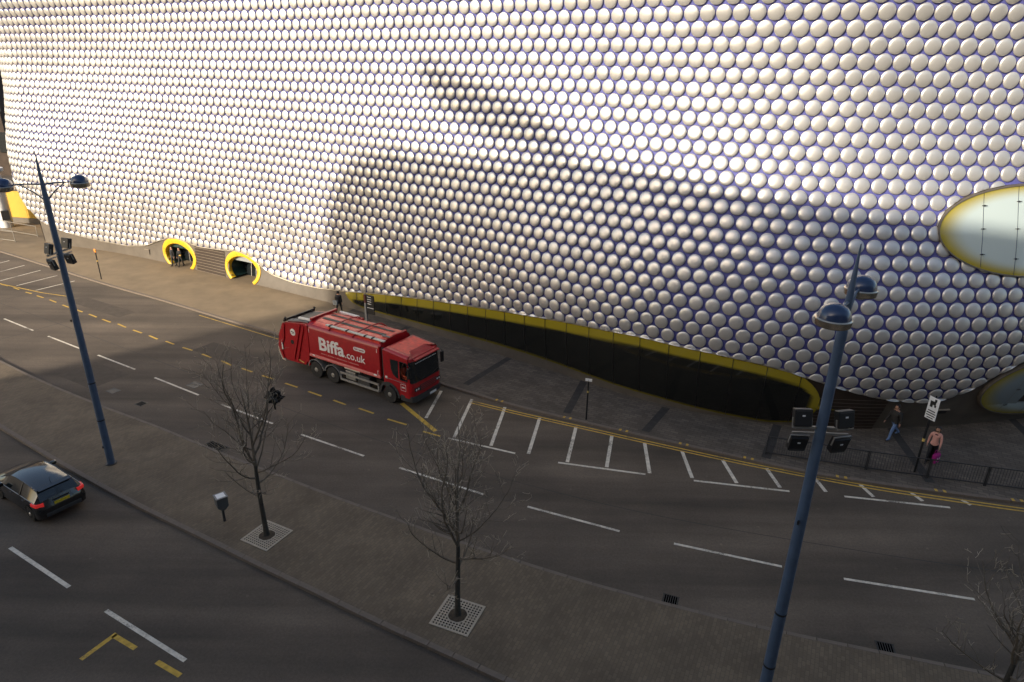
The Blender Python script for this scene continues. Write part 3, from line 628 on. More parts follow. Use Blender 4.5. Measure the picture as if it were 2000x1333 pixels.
# small louvre in the plinth by the right-hand window and one left of the doors
for s,h,wd,hg in ((27.2,1.35,.62,.30),(90.4,.8,.5,.42)):
    v_ = link(bpy.data.objects.new('wall_vent', None), store)
    p,a,u,n = frame(s,h,.03); MB().bar(p-a*wd/2,p+a*wd/2,.05,hg,up=tuple(u)).build('grille', M['black'] if s<50 else M['plinth'], v_)
    q = p+u*(hg/2+.03)+n*.03; MB().bar(q-a*(wd/2+.06),q+a*(wd/2+.06),.1,.03,up=tuple(u)).build('hood', M['slat'], v_)
# ================================================================ buildings that shade the street (behind the camera) and the far left corner
def prof_building(name, prof, y0, y1, mat, label):
    t = empty(name, (0,0,0)); tag(t, label, 'building')
    b = MB().prism(prof, y0, y1, 'Y').build('wall', mat, t)
    return t
car_park = prof_building('car_park_building', [(-70.6,-.02),(-70.5,29.6),(-69.8,33.9),(-68.6,36.3),(-67.0,37.8),(-64.8,38.5),(-60.8,38.2),(-55.3,37.1),(-49.7,36.0),(-42.4,35.1),(-37.9,33.9),(-33.8,32.8),(-30.2,31.8),(-27,31.0),(-19.9,29.6),(-8,28.0),(12,27.0),(60,27.0),(60,-.02)], -22.0, -5.0, M['concrete'], 'unseen pale concrete car park block behind the viewpoint, roofline shaped to shade the store')  # out of view; roofline shaped to throw the shadow edge onto the facade
for k in range(9):
    for lv in range(7):
        x = -63+k*13.5; z = 3.2+lv*3.4
        if z+1.2 > 26: continue
        MB().box((x,-4.93,z),(11.6,.12,1.15)).build('opening', M['black'], car_park)
cn = empty('shadow_canopy', (0,-5,0)); tag(cn, 'added unseen canopy on posts, shaped to cast the shade streak on the store', 'canopy')
MB().prism([(-57.8,43.0),(-56.8,41.5),(-54.4,39.4),(-51.0,37.7),(-47.3,36.6),(-43.0,35.8),(-44.7,37.4),(-47.7,39.1),(-51.8,40.9),(-55.6,42.4)], -1.5, 0.0, 'Y').build('shadow_slab', M['concrete'], cn)  # added slab, unseen; outline shaped to cast the diagonal shade on the discs
for x,z in ((-55.5,40.6),(-50,37.6),(-45,36.4)): MB().bar((x,-.7,34.5),(x,-.7,z),.12).build('post', M['greymetal'], cn)
# far left: dark masonry block, white column, yellow hoarding, rails
bk = empty('masonry_building', (0,0,0)); tag(bk, 'dark brown masonry building glimpsed past the store corner', 'building')
MB().box((-98,118,14),(40,24,28.06)).build('wall', M['brick'], bk)
for i in range(5):
    for j in range(4): MB().box((-84.5+i*6-6,105.93,5+j*6),(1.6,.2,3)).build('window', M['glass'], bk)
col = empty('white_column', (-54.6,71.0,KH)); tag(col, 'round white column beyond the far corner of the store', 'column')
MB().lathe([(.62,0),(.62,5.6)],n=24).build('shaft', M['signwhite'], col, smooth=True)
MB().lathe([(.66,5.6),(.95,5.9),(.95,6.2)],n=24).build('cap', M['signwhite'], col, smooth=True)
MB().box((.5,-.5,1.35),(.7,.25,1.0),rz=.6).build('control_box', M['darkgrey'], col)
hb = empty('yellow_hoarding', (-55.6,73.4,KH), math.radians(-10)); tag(hb, 'bright yellow hoarding under the lifted corner of the store', 'hoarding')
for k in range(6): MB().box((-5.0+k*2.02,0,2.0),(1.99,.1,2.9)).build('panel', M['hoard'], hb)
MB().box((0,0,.27),(12.2,.3,.54)).build('base_wall', M['plinth'], hb)
def rail_run(name, a, b, n, hgt, label, mat, cat='railing', bars=0, group=None):
    a = Vector((*a,0)); b = Vector((*b,0)); L = (b-a).length; ang = math.atan2(b.y-a.y,b.x-a.x)
    t = empty(name, (a.x,a.y,KH), ang); tag(t, label, cat, group)
    for k in range(n): MB().box((L*k/(n-1),0,hgt/2),(.045,.045,hgt)).build('post', mat, t)
    for z in (hgt-.03,.12): MB().box((L/2,0,z),(L,.045,.04)).build('rail', mat, t)
    for k in range(bars): MB().box((L*(k+.5)/bars,0,hgt/2+.04),(.013,.013,hgt-.2)).build('bar', mat, t)
    return t
rail_run('handrail', (-60,72.0), (-48.6,66.9), 4, 1.1, 'grey tubular handrail in front of the white column', M['greymetal'])
rail_run('handrail', (-58,67.6), (-49.3,64.6), 4, 1.05, 'lower grey handrail at the far left edge of the pavement', M['greymetal'])
# ================================================================ lamp posts
def lamp_post(x, y, arm, flood_h, label, fax):
    t = empty('lamp_post', (x,y,KH)); tag(t, label, 'lamp post', 'blue twin-headed lamp posts')
    A = Vector((arm[0],arm[1],0)).normalized()
    MB().tube([(0,0,-.05),(0,0,3),(0,0,7),(0,0,11.55)],[.158,.146,.128,.108],20).build('pole', M['postblue'], t, smooth=True)
    MB().tube([(0,0,11.55),(0,0,12.2),(0,0,13.0),(0,0,13.62)],[.118,.085,.05,.012],14).build('spike', M['postblue'], t, smooth=True)
    MB().tube([(0,0,-.02),(0,0,.03)],[.24,.24],20).build('base_plate', M['darkgrey'], t)
    for z,r in ((2.2,.163),(4.0,.156)): MB().tube([(0,0,z),(0,0,z+.05)],[r,r],20).build('clamp_band', M['black'], t)
    for z in (.9,6.9): MB().box((-.12,-.13,z),(.05,.04,.10),rz=math.atan2(-1,-1)).build('access_hole', M['black'], t)
    for sg in (-1,1):
        end = A*sg*1.0; arm_ = MB()
        arm_.tube([(0,0,12.38),A*sg*.5+Vector((0,0,12.43)),end+Vector((0,0,12.42))],[.035,.03,.025],8)
        arm_.tube([(0,0,11.75),A*sg*.35+Vector((0,0,12.12)),A*sg*.7+Vector((0,0,12.4))],[.03,.025,.022],8); arm_.build('arm', M['postblue'], t, smooth=True)
        hd = link(bpy.data.objects.new('lamp_head', None), t); hd.location = end+A*sg*.22+Vector((0,0,12.38)); hd.scale = (.92,.92,.92)
        MB().lathe([(.345,0.0),(.335,.08),(.30,.17),(.235,.25),(.13,.305),(.03,.325)],n=28).build('dome', M['domeblue'], hd, smooth=True)
        MB().lathe([(.335,-.17),(.362,-.15),(.378,-.01),(.35,.014)],n=28).build('rim', M['chrome'], hd, smooth=True)
        MB().lathe([(.05,-.23),(.2,-.215),(.32,-.17),(.325,-.16)],n=24).build('lens', M['lens'], hd, smooth=True)
    # four floodlights on a crossbar
    B = Vector((fax[0],fax[1],0)).normalized(); cb = MB(); cb.bar(B*-.62+Vector((0,0,flood_h)),B*.62+Vector((0,0,flood_h)),.06); cb.bar(B*-.62+Vector((0,0,flood_h-.14)),B*.62+Vector((0,0,flood_h-.14)),.04); cb.build('crossbar', M['greymetal'], t)
    return t, B
def floodlights(t, A, fh, toward):
    T = Vector((toward[0],toward[1],0)).normalized()
    for sg in (-1,1):
        for up in (-1,1):
            f = link(bpy.data.objects.new('floodlight', None), t); f.location = A*sg*.46+Vector((0,0,fh-.07+up*.32))
            ang = math.atan2(T.y,T.x); f.rotation_euler = (0,up*.25,ang+sg*.12); f.scale = (.85,.85,.85)
            MB().box((0,0,0),(.20,.46,.46)).build('housing', M['black'], f, bevel=.02)
            MB().box((-.02,0,.20 if up>0 else -.20),(.17,.40,.07)).build('hood', M['darkgrey'], f, bevel=.01)
            MB().box((-.105,.0,.06),(.012,.075,.04)).build('maker_plate', M['signwhite'], f)
            br = MB(); br.bar((-.03,-.25,0),(-.03,-.25,-up*.28),.04,.02); br.bar((-.03,.25,0),(-.03,.25,-up*.28),.04,.02); br.bar((-.03,-.25,-up*.28),(-.03,.25,-up*.28),.04,.02); br.build('bracket', M['greymetal'], f)
t,A = lamp_post(-17.95,25.65,(.88,.48),9.75,'tall blue lamp post with two domes, just right of the black car',(.12,.99)); floodlights(t,A,9.75,(.45,.9))
t,A = lamp_post(6.98,13.2,(.6,.8),9.4,'tall blue lamp post with two domes in the right foreground',(1,-.05)); floodlights(t,A,9.4,(-.1,1))
# ================================================================ bare street trees with grates
def tree(x, y, hgt, fork, seed, label, lean=(0,0), spread=1.0, trunk_r=.096):
    rnd = random.Random(seed); t = empty('street_tree', (x,y,KH)); tag(t, label, 'tree', 'bare young street trees')
    trunk = MB(); top = Vector((lean[0],lean[1],hgt*.93)); cr = MB(); fine = MB()
    n = 14; pts = []; rad = []
    for i in range(n+1):
        a = i/n; pts.append(Vector((lean[0]*a+math.sin(a*7+seed)*.05*a, lean[1]*a+math.cos(a*6+seed)*.05*a, hgt*.9*a-.05))); rad.append(trunk_r*(1-a)**.8*(1 if a>.06 else 1.25)+.008)
    k = int(n*fork/hgt/.9)+2
    trunk.tube(pts[:k+1],rad[:k+1],9); cr.tube(pts[k:],rad[k:],6)
    def twigs(p, d, L, r, lev):
        m = max(4,int(L/.15)); q = Vector(p); d = Vector(d).normalized(); P = [q.copy()]; Rr = [r]
        for i in range(m):
            d = (d+Vector((rnd.uniform(-1,1),rnd.uniform(-1,1),rnd.uniform(-.7,.9)))*(.13 if lev<1 else .22)+Vector((0,0,.06 if lev<2 else .02))).normalized()
            q = q+d*L/m; P.append(q.copy()); Rr.append(max(.0046,r*(1-(i+1)/m*.78)))
            if lev < 3 and i >= 1 and rnd.random() < (.74,.52,.34)[lev]:
                s = Vector((rnd.uniform(-1,1),rnd.uniform(-1,1),rnd.uniform(-.35,.8))); s = (s-d*s.dot(d)).normalized(); nd_ = (d*.8+s*.8).normalized()
                twigs(q, nd_, min(1.15,L*rnd.uniform(.28,.5))*(1-.3*i/m), max(.006,Rr[-1]*.5), lev+1)
        (cr if lev<2 else fine).tube(P,Rr,5 if lev<2 else 3,cap=False)
    nb = 17
    for b in range(nb):
        a = fork*.72/hgt+(0.78-fork*.72/hgt)*(b/(nb-1))**.9; i = min(n-1,int(a/.9*n)); p = pts[i].lerp(pts[i+1], a/.9*n-i)
        az = b*2.4+rnd.uniform(-.5,.5)+seed; strong = b in (5,7,9,11)
        el = (1.0+rnd.uniform(-.12,.15)) if strong else .10+.95*(b/nb)**1.1+rnd.uniform(-.1,.15)
        L = spread*((hgt-p.z)*.80 if strong else (1.9-.9*abs(a-.42))*rnd.uniform(.85,1.15))*(0.7 if b<2 else 1)
        twigs(p, (math.cos(az)*math.cos(el),math.sin(az)*math.cos(el),math.sin(el)), L, max(.017,rad[i]*(.74 if strong else .48)), 0)
    trunk.build('trunk', M['bark'], t, smooth=True)
    c = cr.build('crown', M['branch'], t, smooth=True, fix=False); f = fine.build('twigs', M['twig'], c, fix=False); f['kind'] = 'stuff'
    return t
bag_tree = tree(-9.28,20.85,7.0,2.5,3,'bare tree with a black bag caught in its top',(-.15,.1),1.45)
tree(-1.64,16.98,6.35,2.3,11,'bare tree in the middle of the reservation, right of the bagged tree',(.05,.1),1.5)
tree(13.17,12.92,6.0,2.2,23,'bare tree cut off by the bottom right edge of the picture',(.0,.1),1.05)
def grate(x, y, ang, w_, label):
    t = empty('tree_grate', (x,y,KH), ang); tag(t, label, 'tree grate', 'square iron tree grates')
    h = w_/2; fr = MB()
    for s in (-1,1): fr.box((0,s*(h-.04),.014),(w_,.08,.028)); fr.box((s*(h-.04),0,.0145),(.08,w_-.16,.027))
    fr.build('frame', M['grate'], t)
    MB().box((0,0,.004),(w_-.1,w_-.1,.004)).build('pit', M['pit'], t)
    bars = MB(); N = 12; rc = .31*w_/1.36
    for k in range(1,N):
        p = -h+.06+k*(w_-.12)/N
        for ax in (0,1):
            segs = [(-h+.07,h-.07)]
            if abs(p) < rc: q = math.sqrt(rc*rc-p*p); segs = [(-h+.07,-q),(q,h-.07)]
            for a,b in segs:
                c = ((a+b)/2,p,.018) if ax==0 else (p,(a+b)/2,.0195); s = (b-a,.042,.016) if ax==0 else (.042,b-a,.016); bars.box(c,s)
    b_ = bars.build('grid_bars', M['grate'], t); b_['kind'] = 'stuff'
    MB().lathe([(rc+.03,.008),(rc+.03,.03),(rc,.0305),(rc,.009)],n=32).build('ring', M['grate'], t)
    MB().lathe([(rc-.003,.014),(rc-.02,.026),(.1,.042)],n=24).build('soil', M['soil'], t, smooth=True)
    for s in (-1,1): MB().box((s*(rc+h)/2,0,.0285),(h-rc-.09,.05,.012)).build('seam', M['grate'], t)
grate(-9.28,20.85,math.radians(-27),1.36,'square iron grate round the foot of the bagged tree')
grate(-1.64,16.98,math.radians(-22),1.40,'square iron grate round the middle tree')
# black bag snagged in the top of the left tree
bg_ = bpy.data.objects.new('plastic_bag', None); link(bg_); bg_.scale = (.62,.62,.62); bg_.location = (-8.75,21.9,5.55); tag(bg_, 'torn black plastic bag snagged in the left tree top', 'bag')
bm = bmesh.new(); bmesh.ops.create_icosphere(bm, subdivisions=4, radius=.30); rb_ = random.Random(4)
for v in bm.verts:
    d = v.co.normalized(); k = 1+.35*math.sin(d.x*7+1)*math.cos(d.z*6)+.25*math.sin(d.y*11+d.z*5)+rb_.uniform(-.10,.10); v.co = Vector((d.x*.36*k+.14*max(0,d.x)**2,d.y*.22*k,d.z*.36*k+.12*max(0,d.z)**2))
me = bpy.data.meshes.new('bag_body'); bm.to_mesh(me); bm.free(); me.materials.append(M['bag']); link(bpy.data.objects.new('bag_body', me), bg_)
for k in range(5):
    pts = [(rb_.uniform(-.08,.08),rb_.uniform(-.05,.05),-.2)]; 
    for i in range(5): pts.append((pts[-1][0]*.8+rb_.uniform(-.03,.05),pts[-1][1]*.7,pts[-1][2]-.13))
    MB().tube(pts,[.07,.05,.04,.03,.022,.01],6).build('strand', M['bag'], bg_)
MB().tube([(-.06,.04,2.9),(.12,.35,3.5),(.25,.62,4.2),(.42,.88,4.75),(.52,1.03,5.3)],[.034,.028,.021,.014,.009],6).build('bag_branch', M['branch'], bag_tree, smooth=True)
# ================================================================ small street furniture
bx_ = empty('meter_post', (-11.25,21.7,KH), math.radians(40)); bx_.scale = (.76,.76,.92); tag(bx_, 'grey cube cabinet on a short post beside the left tree', 'cabinet')
MB().box((0,0,.38),(.11,.11,.80)).build('post', M['darkgrey'], bx_)
MB().prism([(-.08,.66),(-.27,.82),(-.27,1.26),(.27,1.26),(.27,.82),(.08,.66)],-.27,.27,'Y').build('cabinet', pmat('cabinet_grey',(.075,.078,.08),.5), bx_, bevel=.012)
MB().box((0,0,1.275),(.60,.60,.03)).build('lid', M['stone'], bx_, bevel=.008)
MB().box((0,0,1.2925),(.42,.42,.005)).build('lid_plate', M['signwhite'], bx_)
def sign_post(x, y, h, label, top, group=None, r=.045):
    t = empty('sign_post', (x,y,KH)); tag(t, label, 'post', group); MB().cyl((0,0,-.02),(0,0,h),r,12).build('post', M['black'], t, smooth=True)
    return t
t = sign_post(3.9,30.45,2.3,'thin black post with a small pale plate by the kerb hatching',0)
MB().box((0,-.03,2.27),(.34,.03,.14),rz=-.35).build('plate', M['signwhite'], t); MB().cyl((0,0,1.55),(0,0,1.66),.05,12).build('band', M['gold'], t)
t = sign_post(-34.1,52.95,2.35,'thin black post with an orange top on the far left pavement',0)
MB().box((0,-.02,2.42),(.26,.05,.26),rz=-.6).build('plate', M['orange'], t); MB().cyl((0,0,1.5),(0,0,1.62),.05,12).build('band', M['gold'], t)
t = sign_post(18.45,26.05,2.68,'tall black post with a white sign above the guard rail',0,r=.055)
sg = MB().box((0,0,3.25),(.50,.03,1.05),rz=-1.2).build('sign_plate', M['signwhite'], t, bevel=.012)
def on_sign(o): o.rotation_euler = (0,0,-1.2); return o
k = MB(); k.box((-.02,-.022,3.52),(.26,.006,.16)); k.box((.08,-.022,3.66),(.10,.006,.12)); k.box((-.08,-.022,3.38),(.12,.006,.14)); k.box((.10,-.022,3.40),(.08,.006,.10)); on_sign(k.build('pictogram', M['black'], t))
k = MB()
for i,(wd) in enumerate((.34,.42,.40,.30)): k.box((0,-.022,3.14-i*.11),(wd,.006,.045))
on_sign(k.build('small_print', M['black'], t))
MB().cyl((.045,.03,2.60),(.045,.03,3.85),.03,10).build('post_top', M['black'], t); MB().cyl((0,0,1.62),(0,0,1.76),.062,12).build('band', M['gold'], t)
# dark finger board with a pale post, and the round stone stools near it
t = empty('information_board', (-9.9,42.9,KH), math.radians(-32)); tag(t, 'black information board on a pale post behind the red lorry', 'sign')
MB().box((-.12,0,1.2),(.16,.14,2.45)).build('post', M['stone'], t, bevel=.01); MB().box((-.12,0,2.12),(.165,.145,.6)).build('post_cap', pmat('maroon',(.09,.02,.02),.6), t)
MB().box((.34,0,1.75),(.66,.07,1.35)).build('board', M['black'], t, bevel=.01)
k = MB()
for i in range(5): k.box((.26 if i<4 else .34,-.038,2.28-i*.16-(.12 if i==4 else 0)),(.36 if i<4 else .6,.004,.04))
k.build('lettering', M['signwhite'], t)
for i,(x,y) in enumerate(((-11.5,43.6),(-9.6,42.25),(-8.15,41.2))):
    t = empty('stone_stool', (x,y,KH)); tag(t, ['round grey stone stool left of the black information board','round grey stone stool at the foot of the information board','round grey stone stool right of the black information board'][i], 'stool', 'round stone stools')
    MB().lathe([(.30,0),(.34,.05),(.44,.42),(.43,.50),(.36,.515)],n=24).build('drum', M['stone'], t, smooth=True)
    MB().lathe([(.40,.515),(.40,.53),(.02,.535)],n=24).build('seat_top', M['stone'], t, smooth=True)
# guard rail along the kerb at the right
GR = [(12.1,27.35),(14.2,26.75),(16.3,26.15),(18.75,25.55),(21.0,25.02),(23.4,24.5)]
for i in range(len(GR)-1):
    lab = ['first guard rail panel, behind the floodlights','guard rail panel right of the floodlight pole','guard rail panel just left of the white sign post','guard rail panel in front of the woman in pink','guard rail panel at the right picture edge'][i]
    rail_run('guard_rail', GR[i], (GR[i+1][0]-.06,GR[i+1][1]+.015), 2, 1.0, 'black barred '+lab, M['darkgrey'], 'guard rail', 20, 'black pedestrian guard rail panels')
# ================================================================ red refuse lorry
T = empty('refuse_lorry', (-6.519,32.149,0), -.559); tag(T, 'red refuse lorry with white lettering driving along the kerb', 'lorry')
def text_mesh(body, height, width, loc, parent, mat, bold=0.0, name='lettering', rot=(math.pi/2,0,0), shear=0.0):
    cu = bpy.data.curves.new(name,'FONT'); cu.body = body; cu.size = 1; cu.offset = bold; cu.extrude = .004; cu.resolution_u = 3; cu.shear = shear
    ob = bpy.data.objects.new(name, cu); COL.objects.link(ob); dg = bpy.context.evaluated_depsgraph_get(); me = bpy.data.meshes.new_from_object(ob.evaluated_get(dg)); bpy.data.objects.remove(ob)
    co = np.array([v.co for v in me.vertices]); mn_,mx_ = co.min(0),co.max(0); sx = width/(mx_[0]-mn_[0]); sy = height/(mx_[1]-mn_[1])
    for v in me.vertices: v.co = ((v.co.x-mn_[0])*sx,(v.co.y-mn_[1])*sy,v.co.z)
    me.materials.clear(); me.materials.append(mat); o = bpy.data.objects.new(name, me); o.location = loc; o.rotation_euler = rot; return link(o, parent)
W = 2.45
sec = [(0,1.40),(0,2.98),(.03,3.10),(.12,3.21),(.45,3.36),(1.225,3.44),(2.0,3.36),(2.33,3.21),(2.42,3.10),(2.45,2.98),(2.45,1.40)]
body = MB().prism(sec,-6.11,-.55,'X').build('body', M['red'], T, smooth=True)
MB().prism([(-.045,1.30),(-.045,1.36),(.0,1.47),(.05,1.47),(.05,1.30)],-6.05,-.58,'X').build('lower_ledge', pmat('faded_red',(.50,.09,.08),.5,var=.15), body)
for x in (-6.08,-.60): MB().box((x,-.012,2.3),(.07,.05,1.75)).build('corner_post', M['red'], body, bevel=.01)
# roof skin, walkway strips, straps, rails
rs = []
for x in np.linspace(-5.75,-.62,12): rs.append([(x,y,np.interp(y,[.12,.45,1.225,2.0,2.33],[3.21,3.36,3.44,3.36,3.21])+.012) for y in np.linspace(.125,2.30,9)])
MB().add(*grid_mesh(rs)).build('roof_skin', M['red2'], T, smooth=True)
for y in (.92,1.55):
    P = [[(x,yy,np.interp(yy,[.45,1.225,2.0],[3.36,3.44,3.36])+.03) for yy in (y-.11,y+.11)] for x in (-5.68,-3.3,-.92)]; MB().add(*grid_mesh(P)).build('grip_strip', M['darkgrey'], T)
for x in (-4.15,-2.35):
    MB().tube([(x-.25,.05,3.2),(x-.1,.4,3.45),(x,.9,3.53),(x,1.55,3.53),(x-.0,2.1,3.45),(x+.1,2.42,3.2)],.035,8).build('roof_strap', M['red'], T, smooth=True)
MB().box((-2.58,.26,3.40),(4.35,.17,.07),ry=0).build('roof_rail', pmat('pale_rail',(.55,.53,.47),.5,var=.1), T, bevel=.015)
for x in (-4.4,-3.1,-1.75,-1.2): MB().box((x,.24,3.43),(.05,.26,.09)).build('rail_clip', M['black'], T)
MB().box((-5.0,2.28,3.36),(1.5,.14,.12)).build('roof_rail', M['truckwhite'], T, bevel=.015)
MB().box((-4.6,2.30,3.25),(1.3,.22,.16)).build('rail_box', M['red'], T, bevel=.02)
MB().box((-.75,.75,3.46),(.5,.09,.05),rz=.1).build('roof_lamp_bar', M['stone'], T)
MB().box((-.66,1.2,3.30),(.16,2.1,.16)).build('front_rib', M['red'], T, bevel=.02)
# tailgate
tg = MB().prism([(-6.13,3.19),(-6.5,3.16),(-8.05,2.92),(-8.15,2.6),(-8.2,1.9),(-8.55,1.1),(-8.42,.62),(-8.2,.48),(-6.6,.54),(-6.35,.85),(-6.13,1.35)],.06,2.39,'Y').build('tailgate', M['red'], T, bevel=.015)
for a,b in (((-6.75,3.02),(-7.55,.70)),((-6.45,2.98),(-7.25,.66))): MB().bar((a[0],.03,a[1]),(b[0],.03,b[1]),.07,.15,up=(1,0,0)).build('tailgate_ram', M['red'], tg)
MB().box((-6.2,.03,1.9),(.13,.09,2.5)).build('tailgate_post', M['red'], tg, bevel=.012)
MB().prism([(-8.2,2.85),(-8.62,2.05),(-8.78,1.2),(-8.7,.75),(-8.45,.5),(-8.38,.62),(-8.55,1.1),(-8.2,1.9),(-8.05,2.75)],.0,.16,'Y').build('side_shield', M['red'], tg)
MB().prism([(-8.80,1.25),(-8.80,.95),(-8.55,.46),(-8.3,.42),(-8.3,.50),(-8.5,.56),(-8.70,.98),(-8.74,1.25)],-.012,.05,'Y').build('shield_edge', pmat('cream_edge',(.55,.48,.36),.6), tg)
hp = MB(); hp.bar((-8.1,.05,3.0),(-8.1,2.4,3.0),.12,.10); hp.bar((-7.95,.2,3.12),(-7.95,2.25,3.12),.09,.08); hp.bar((-8.15,.12,2.95),(-8.0,.12,3.2),.1); hp.bar((-8.15,2.33,2.95),(-8.0,2.33,3.2),.1)
for y in (.7,1.3,1.9): hp.bar((-8.1,y,3.02),(-7.7,y,3.16),.07)
hp.build('bin_lift_frame', M['black'], tg)
MB().prism([(-7.95,3.03),(-6.9,3.22),(-6.2,3.28),(-6.2,3.22),(-6.9,3.14),(-7.95,2.95)],.2,.5,'Y').build('tailgate_top_rail', M['stone'], tg)
MB().box((-7.05,1.3,3.14),(1.5,1.5,.05),ry=-.14).build('hopper_cover', M['darkgrey'], tg)
MB().box((-6.6,.36,3.33),(1.0,.12,.10),ry=-.06).build('ram_housing', M['truckwhite'], tg, bevel=.01)
MB().box((-6.05,1.3,3.45),(.16,2.0,.14)).build('crossmember', M['red'], T, bevel=.015)
o = MB().lathe([(.215,0),(.215,.012)],n=28,axis='Y').build('round_badge', M['truckwhite'], tg); o.location = (-7.42,.045,2.42)
sm = MB(); sm.box((-7.48,.03,2.46),(.13,.006,.05)); sm.box((-7.36,.03,2.42),(.12,.006,.05)); sm.box((-7.42,.03,2.34),(.16,.006,.025)); sm.build('badge_text', M['darkgrey'], tg)
o = MB().lathe([(.13,0),(.13,.03)],n=20,axis='Y').build('round_lamp', M['black'], tg); o.location = (-7.55,.04,1.78)
MB().box((-8.42,-.004,1.35),(.10,.02,.42)).build('side_label', M['truckwhite'], tg)
MB().box((-7.0,.05,.72),(.6,.04,.05),ry=.2).build('handle_bar', M['gold'], tg)
# lettering
text_mesh('Biffa',.80,1.98,(-5.2,-.008,1.86),body,M['truckwhite'],.028,'lettering')
text_mesh('.co.uk',.44,1.52,(-3.18,-.008,1.86),body,M['truckwhite'],.012,'lettering')
sm = MB(); x_ = -5.1      # the strap line is too small to read in the photograph: short word-length strokes
for wd in (.10,.09,.08,.09,0,.12,.10,.11,.10,.09,0,.11,.10,.08,.03,.05,.10,.08,.09,.10,.09,0,.10,.09,.10,.04,.09,.10,.08,.11):
    if wd == 0: sm.box((x_+.07,-.004,1.67),(.02,.006,.11),ry=.25); x_ += .17; continue
    sm.box((x_+wd*.42,-.004,1.665),(wd*.8,.006,.055)); x_ += wd
sm.build('small_lettering', pmat('faded_lettering',(.50,.20,.18),.6), body)
pl = [(-2.50+.11+.11*math.cos(a),2.61+.11*math.sin(a)) for a in np.linspace(math.pi/2,1.5*math.pi,9)]+[(-1.63-.11+.11*math.cos(a),2.61+.11*math.sin(a)) for a in np.linspace(-math.pi/2,math.pi/2,9)]
MB().prism(pl,-.012,.0,'Y').build('web_pill', M['truckwhite'], body)
text_mesh('Get a quote',.13,.70,(-2.42,-.018,2.545),body,M['red'],.008,'lettering')
for x,z in ((-.78,2.86),(-.78,1.6),(-5.95,2.86)): MB().box((x,-.006,z),(.03,.012,.22)).build('marker_strip', M['truckwhite'], body)
MB().box((-.95,-.01,1.42),(.2,.07,.07)).build('side_lamp', M['truckwhite'], body); MB().box((-5.7,-.01,1.42),(.16,.07,.06)).build('side_lamp', M['truckwhite'], body)
# chassis
ch = MB(); ch.box((-2.6,1.22,.95),(7.6,.95,.5)); ch.box((-2.4,1.22,1.3),(7.0,2.1,.14)); ch.build('chassis', M['black'], T)
MB().box((-2.0,.38,.72),(.9,.55,.55)).build('fuel_tank', M['darkgrey'], T, bevel=.05); MB().box((-3.05,.40,.75),(.75,.5,.5)).build('battery_box', M['greymetal'], T, bevel=.03)
MB().cyl((-3.5,.25,1.12),(-2.3,.25,1.12),.10,12).build('air_tank', M['steel'], T, smooth=True)
sg = MB()
for z in (.84,.44): sg.box((-2.28,.05,z),(2.9,.05,.12))
for x in (-3.70,-.86): sg.box((x,.055,.64),(.10,.045,.5))
sg.build('side_guard', M['steel'], T)
gap = MB(); gap.box((-.45,1.2,2.2),(.12,2.2,1.6)); gap.build('bulkhead', M['black'], T)
MB().box((-.44,.12,2.25),(.08,.12,1.7)).build('intake_stack', M['darkgrey'], T, bevel=.02)
# wheels
def wheel(x, y, r, wd, parent, rimmat, steer=0.0, dish=.06, name='wheel', face=-1):
    w_ = link(bpy.data.objects.new(name, None), parent); w_.location = (x,y,r); w_.rotation_euler = (0,0,steer)
    MB().lathe([(r*.62,-wd/2),(r*.93,-wd/2),(r,-wd/2+.05),(r,wd/2-.05),(r*.93,wd/2),(r*.62,wd/2)],n=36,axis='Y').build('tyre', M['rubber'], w_, smooth=True)
    f = face
    MB().lathe([(r*.63,f*(wd/2-.01)),(r*.58,f*(wd/2-.005)),(r*.53,f*(wd/2-dish)),(r*.30,f*(wd/2-dish*.6)),(r*.27,f*(wd/2+.01)),(r*.18,f*(wd/2+.03)),(.01,f*(wd/2+.035))],n=28,axis='Y').build('rim', rimmat, w_, smooth=True)
    for k in range(8):
        a = k*math.pi/4; MB().lathe([(.022,f*(wd/2-.03)),(.022,f*(wd/2+.015))],c=(r*.41*math.cos(a),0,r*.41*math.sin(a)),n=6,axis='Y').build('hole' if k%2 else 'nut', M['black'], w_)
    return w_
for x in (0.0,-4.30,-5.65):
    wheel(x,.16,.5,.32,T,M['greymetal'],-.06 if x==0 else 0); wheel(x,W-.16,.5,.32,T,M['greymetal'],-.06 if x==0 else 0,face=1)
for x in (-4.30,-5.65):
    P = [[(x+.62*math.cos(a),y,.52+.60*math.sin(a)) for y in (-.02,.2,.42)] for a in np.linspace(.15,math.pi-.15,13)]; MB().add(*grid_mesh(P)).build('mudguard', M['greymetal'], T, smooth=True)
    P = [[(x+r_*math.cos(a),-.022,.52+r_*.97*math.sin(a)) for r_ in (.60,.645)] for a in np.linspace(.15,math.pi-.15,13)]; MB().add(*grid_mesh(P)).build('mudguard_edge', M['stone'], T)
# cab
def xf(z): return float(np.interp(z,[.6,1.40,1.5,2.72,2.86,2.95],[1.60,1.64,1.60,1.50,1.42,1.26]))
def outline(z, ins=0.0):
    f = xf(z); i = ins
    return [(-.36+i,i),(1.32,i),(f-.17,.03+i),(f-.06,.11+i),(f-i,.30+i),(f+.025-i,1.22),(f-i,W-.30-i),(f-.06,W-.11-i),(f-.17,W-.03-i),(1.32,W-i),(-.36+i,W-i)]
def cab_top(x,z): return z+max(0,(1.3-x))*.115
LV = [.62,.8,1.40,1.5,2.0,2.5,2.72,2.86]; rings = []
for z in LV: rings.append([(x,y,z+(max(0,1.3-x)*.115 if z>=2.72 else 0)) for x,y in outline(z)])
for ins,z in ((.05,2.93),(.14,2.98),(.34,3.01)): rings.append([(x,y,cab_top(x,z)) for x,y in outline(2.95,ins)])
n = len(rings[0]); v = [p for r in rings for p in r]; f = []
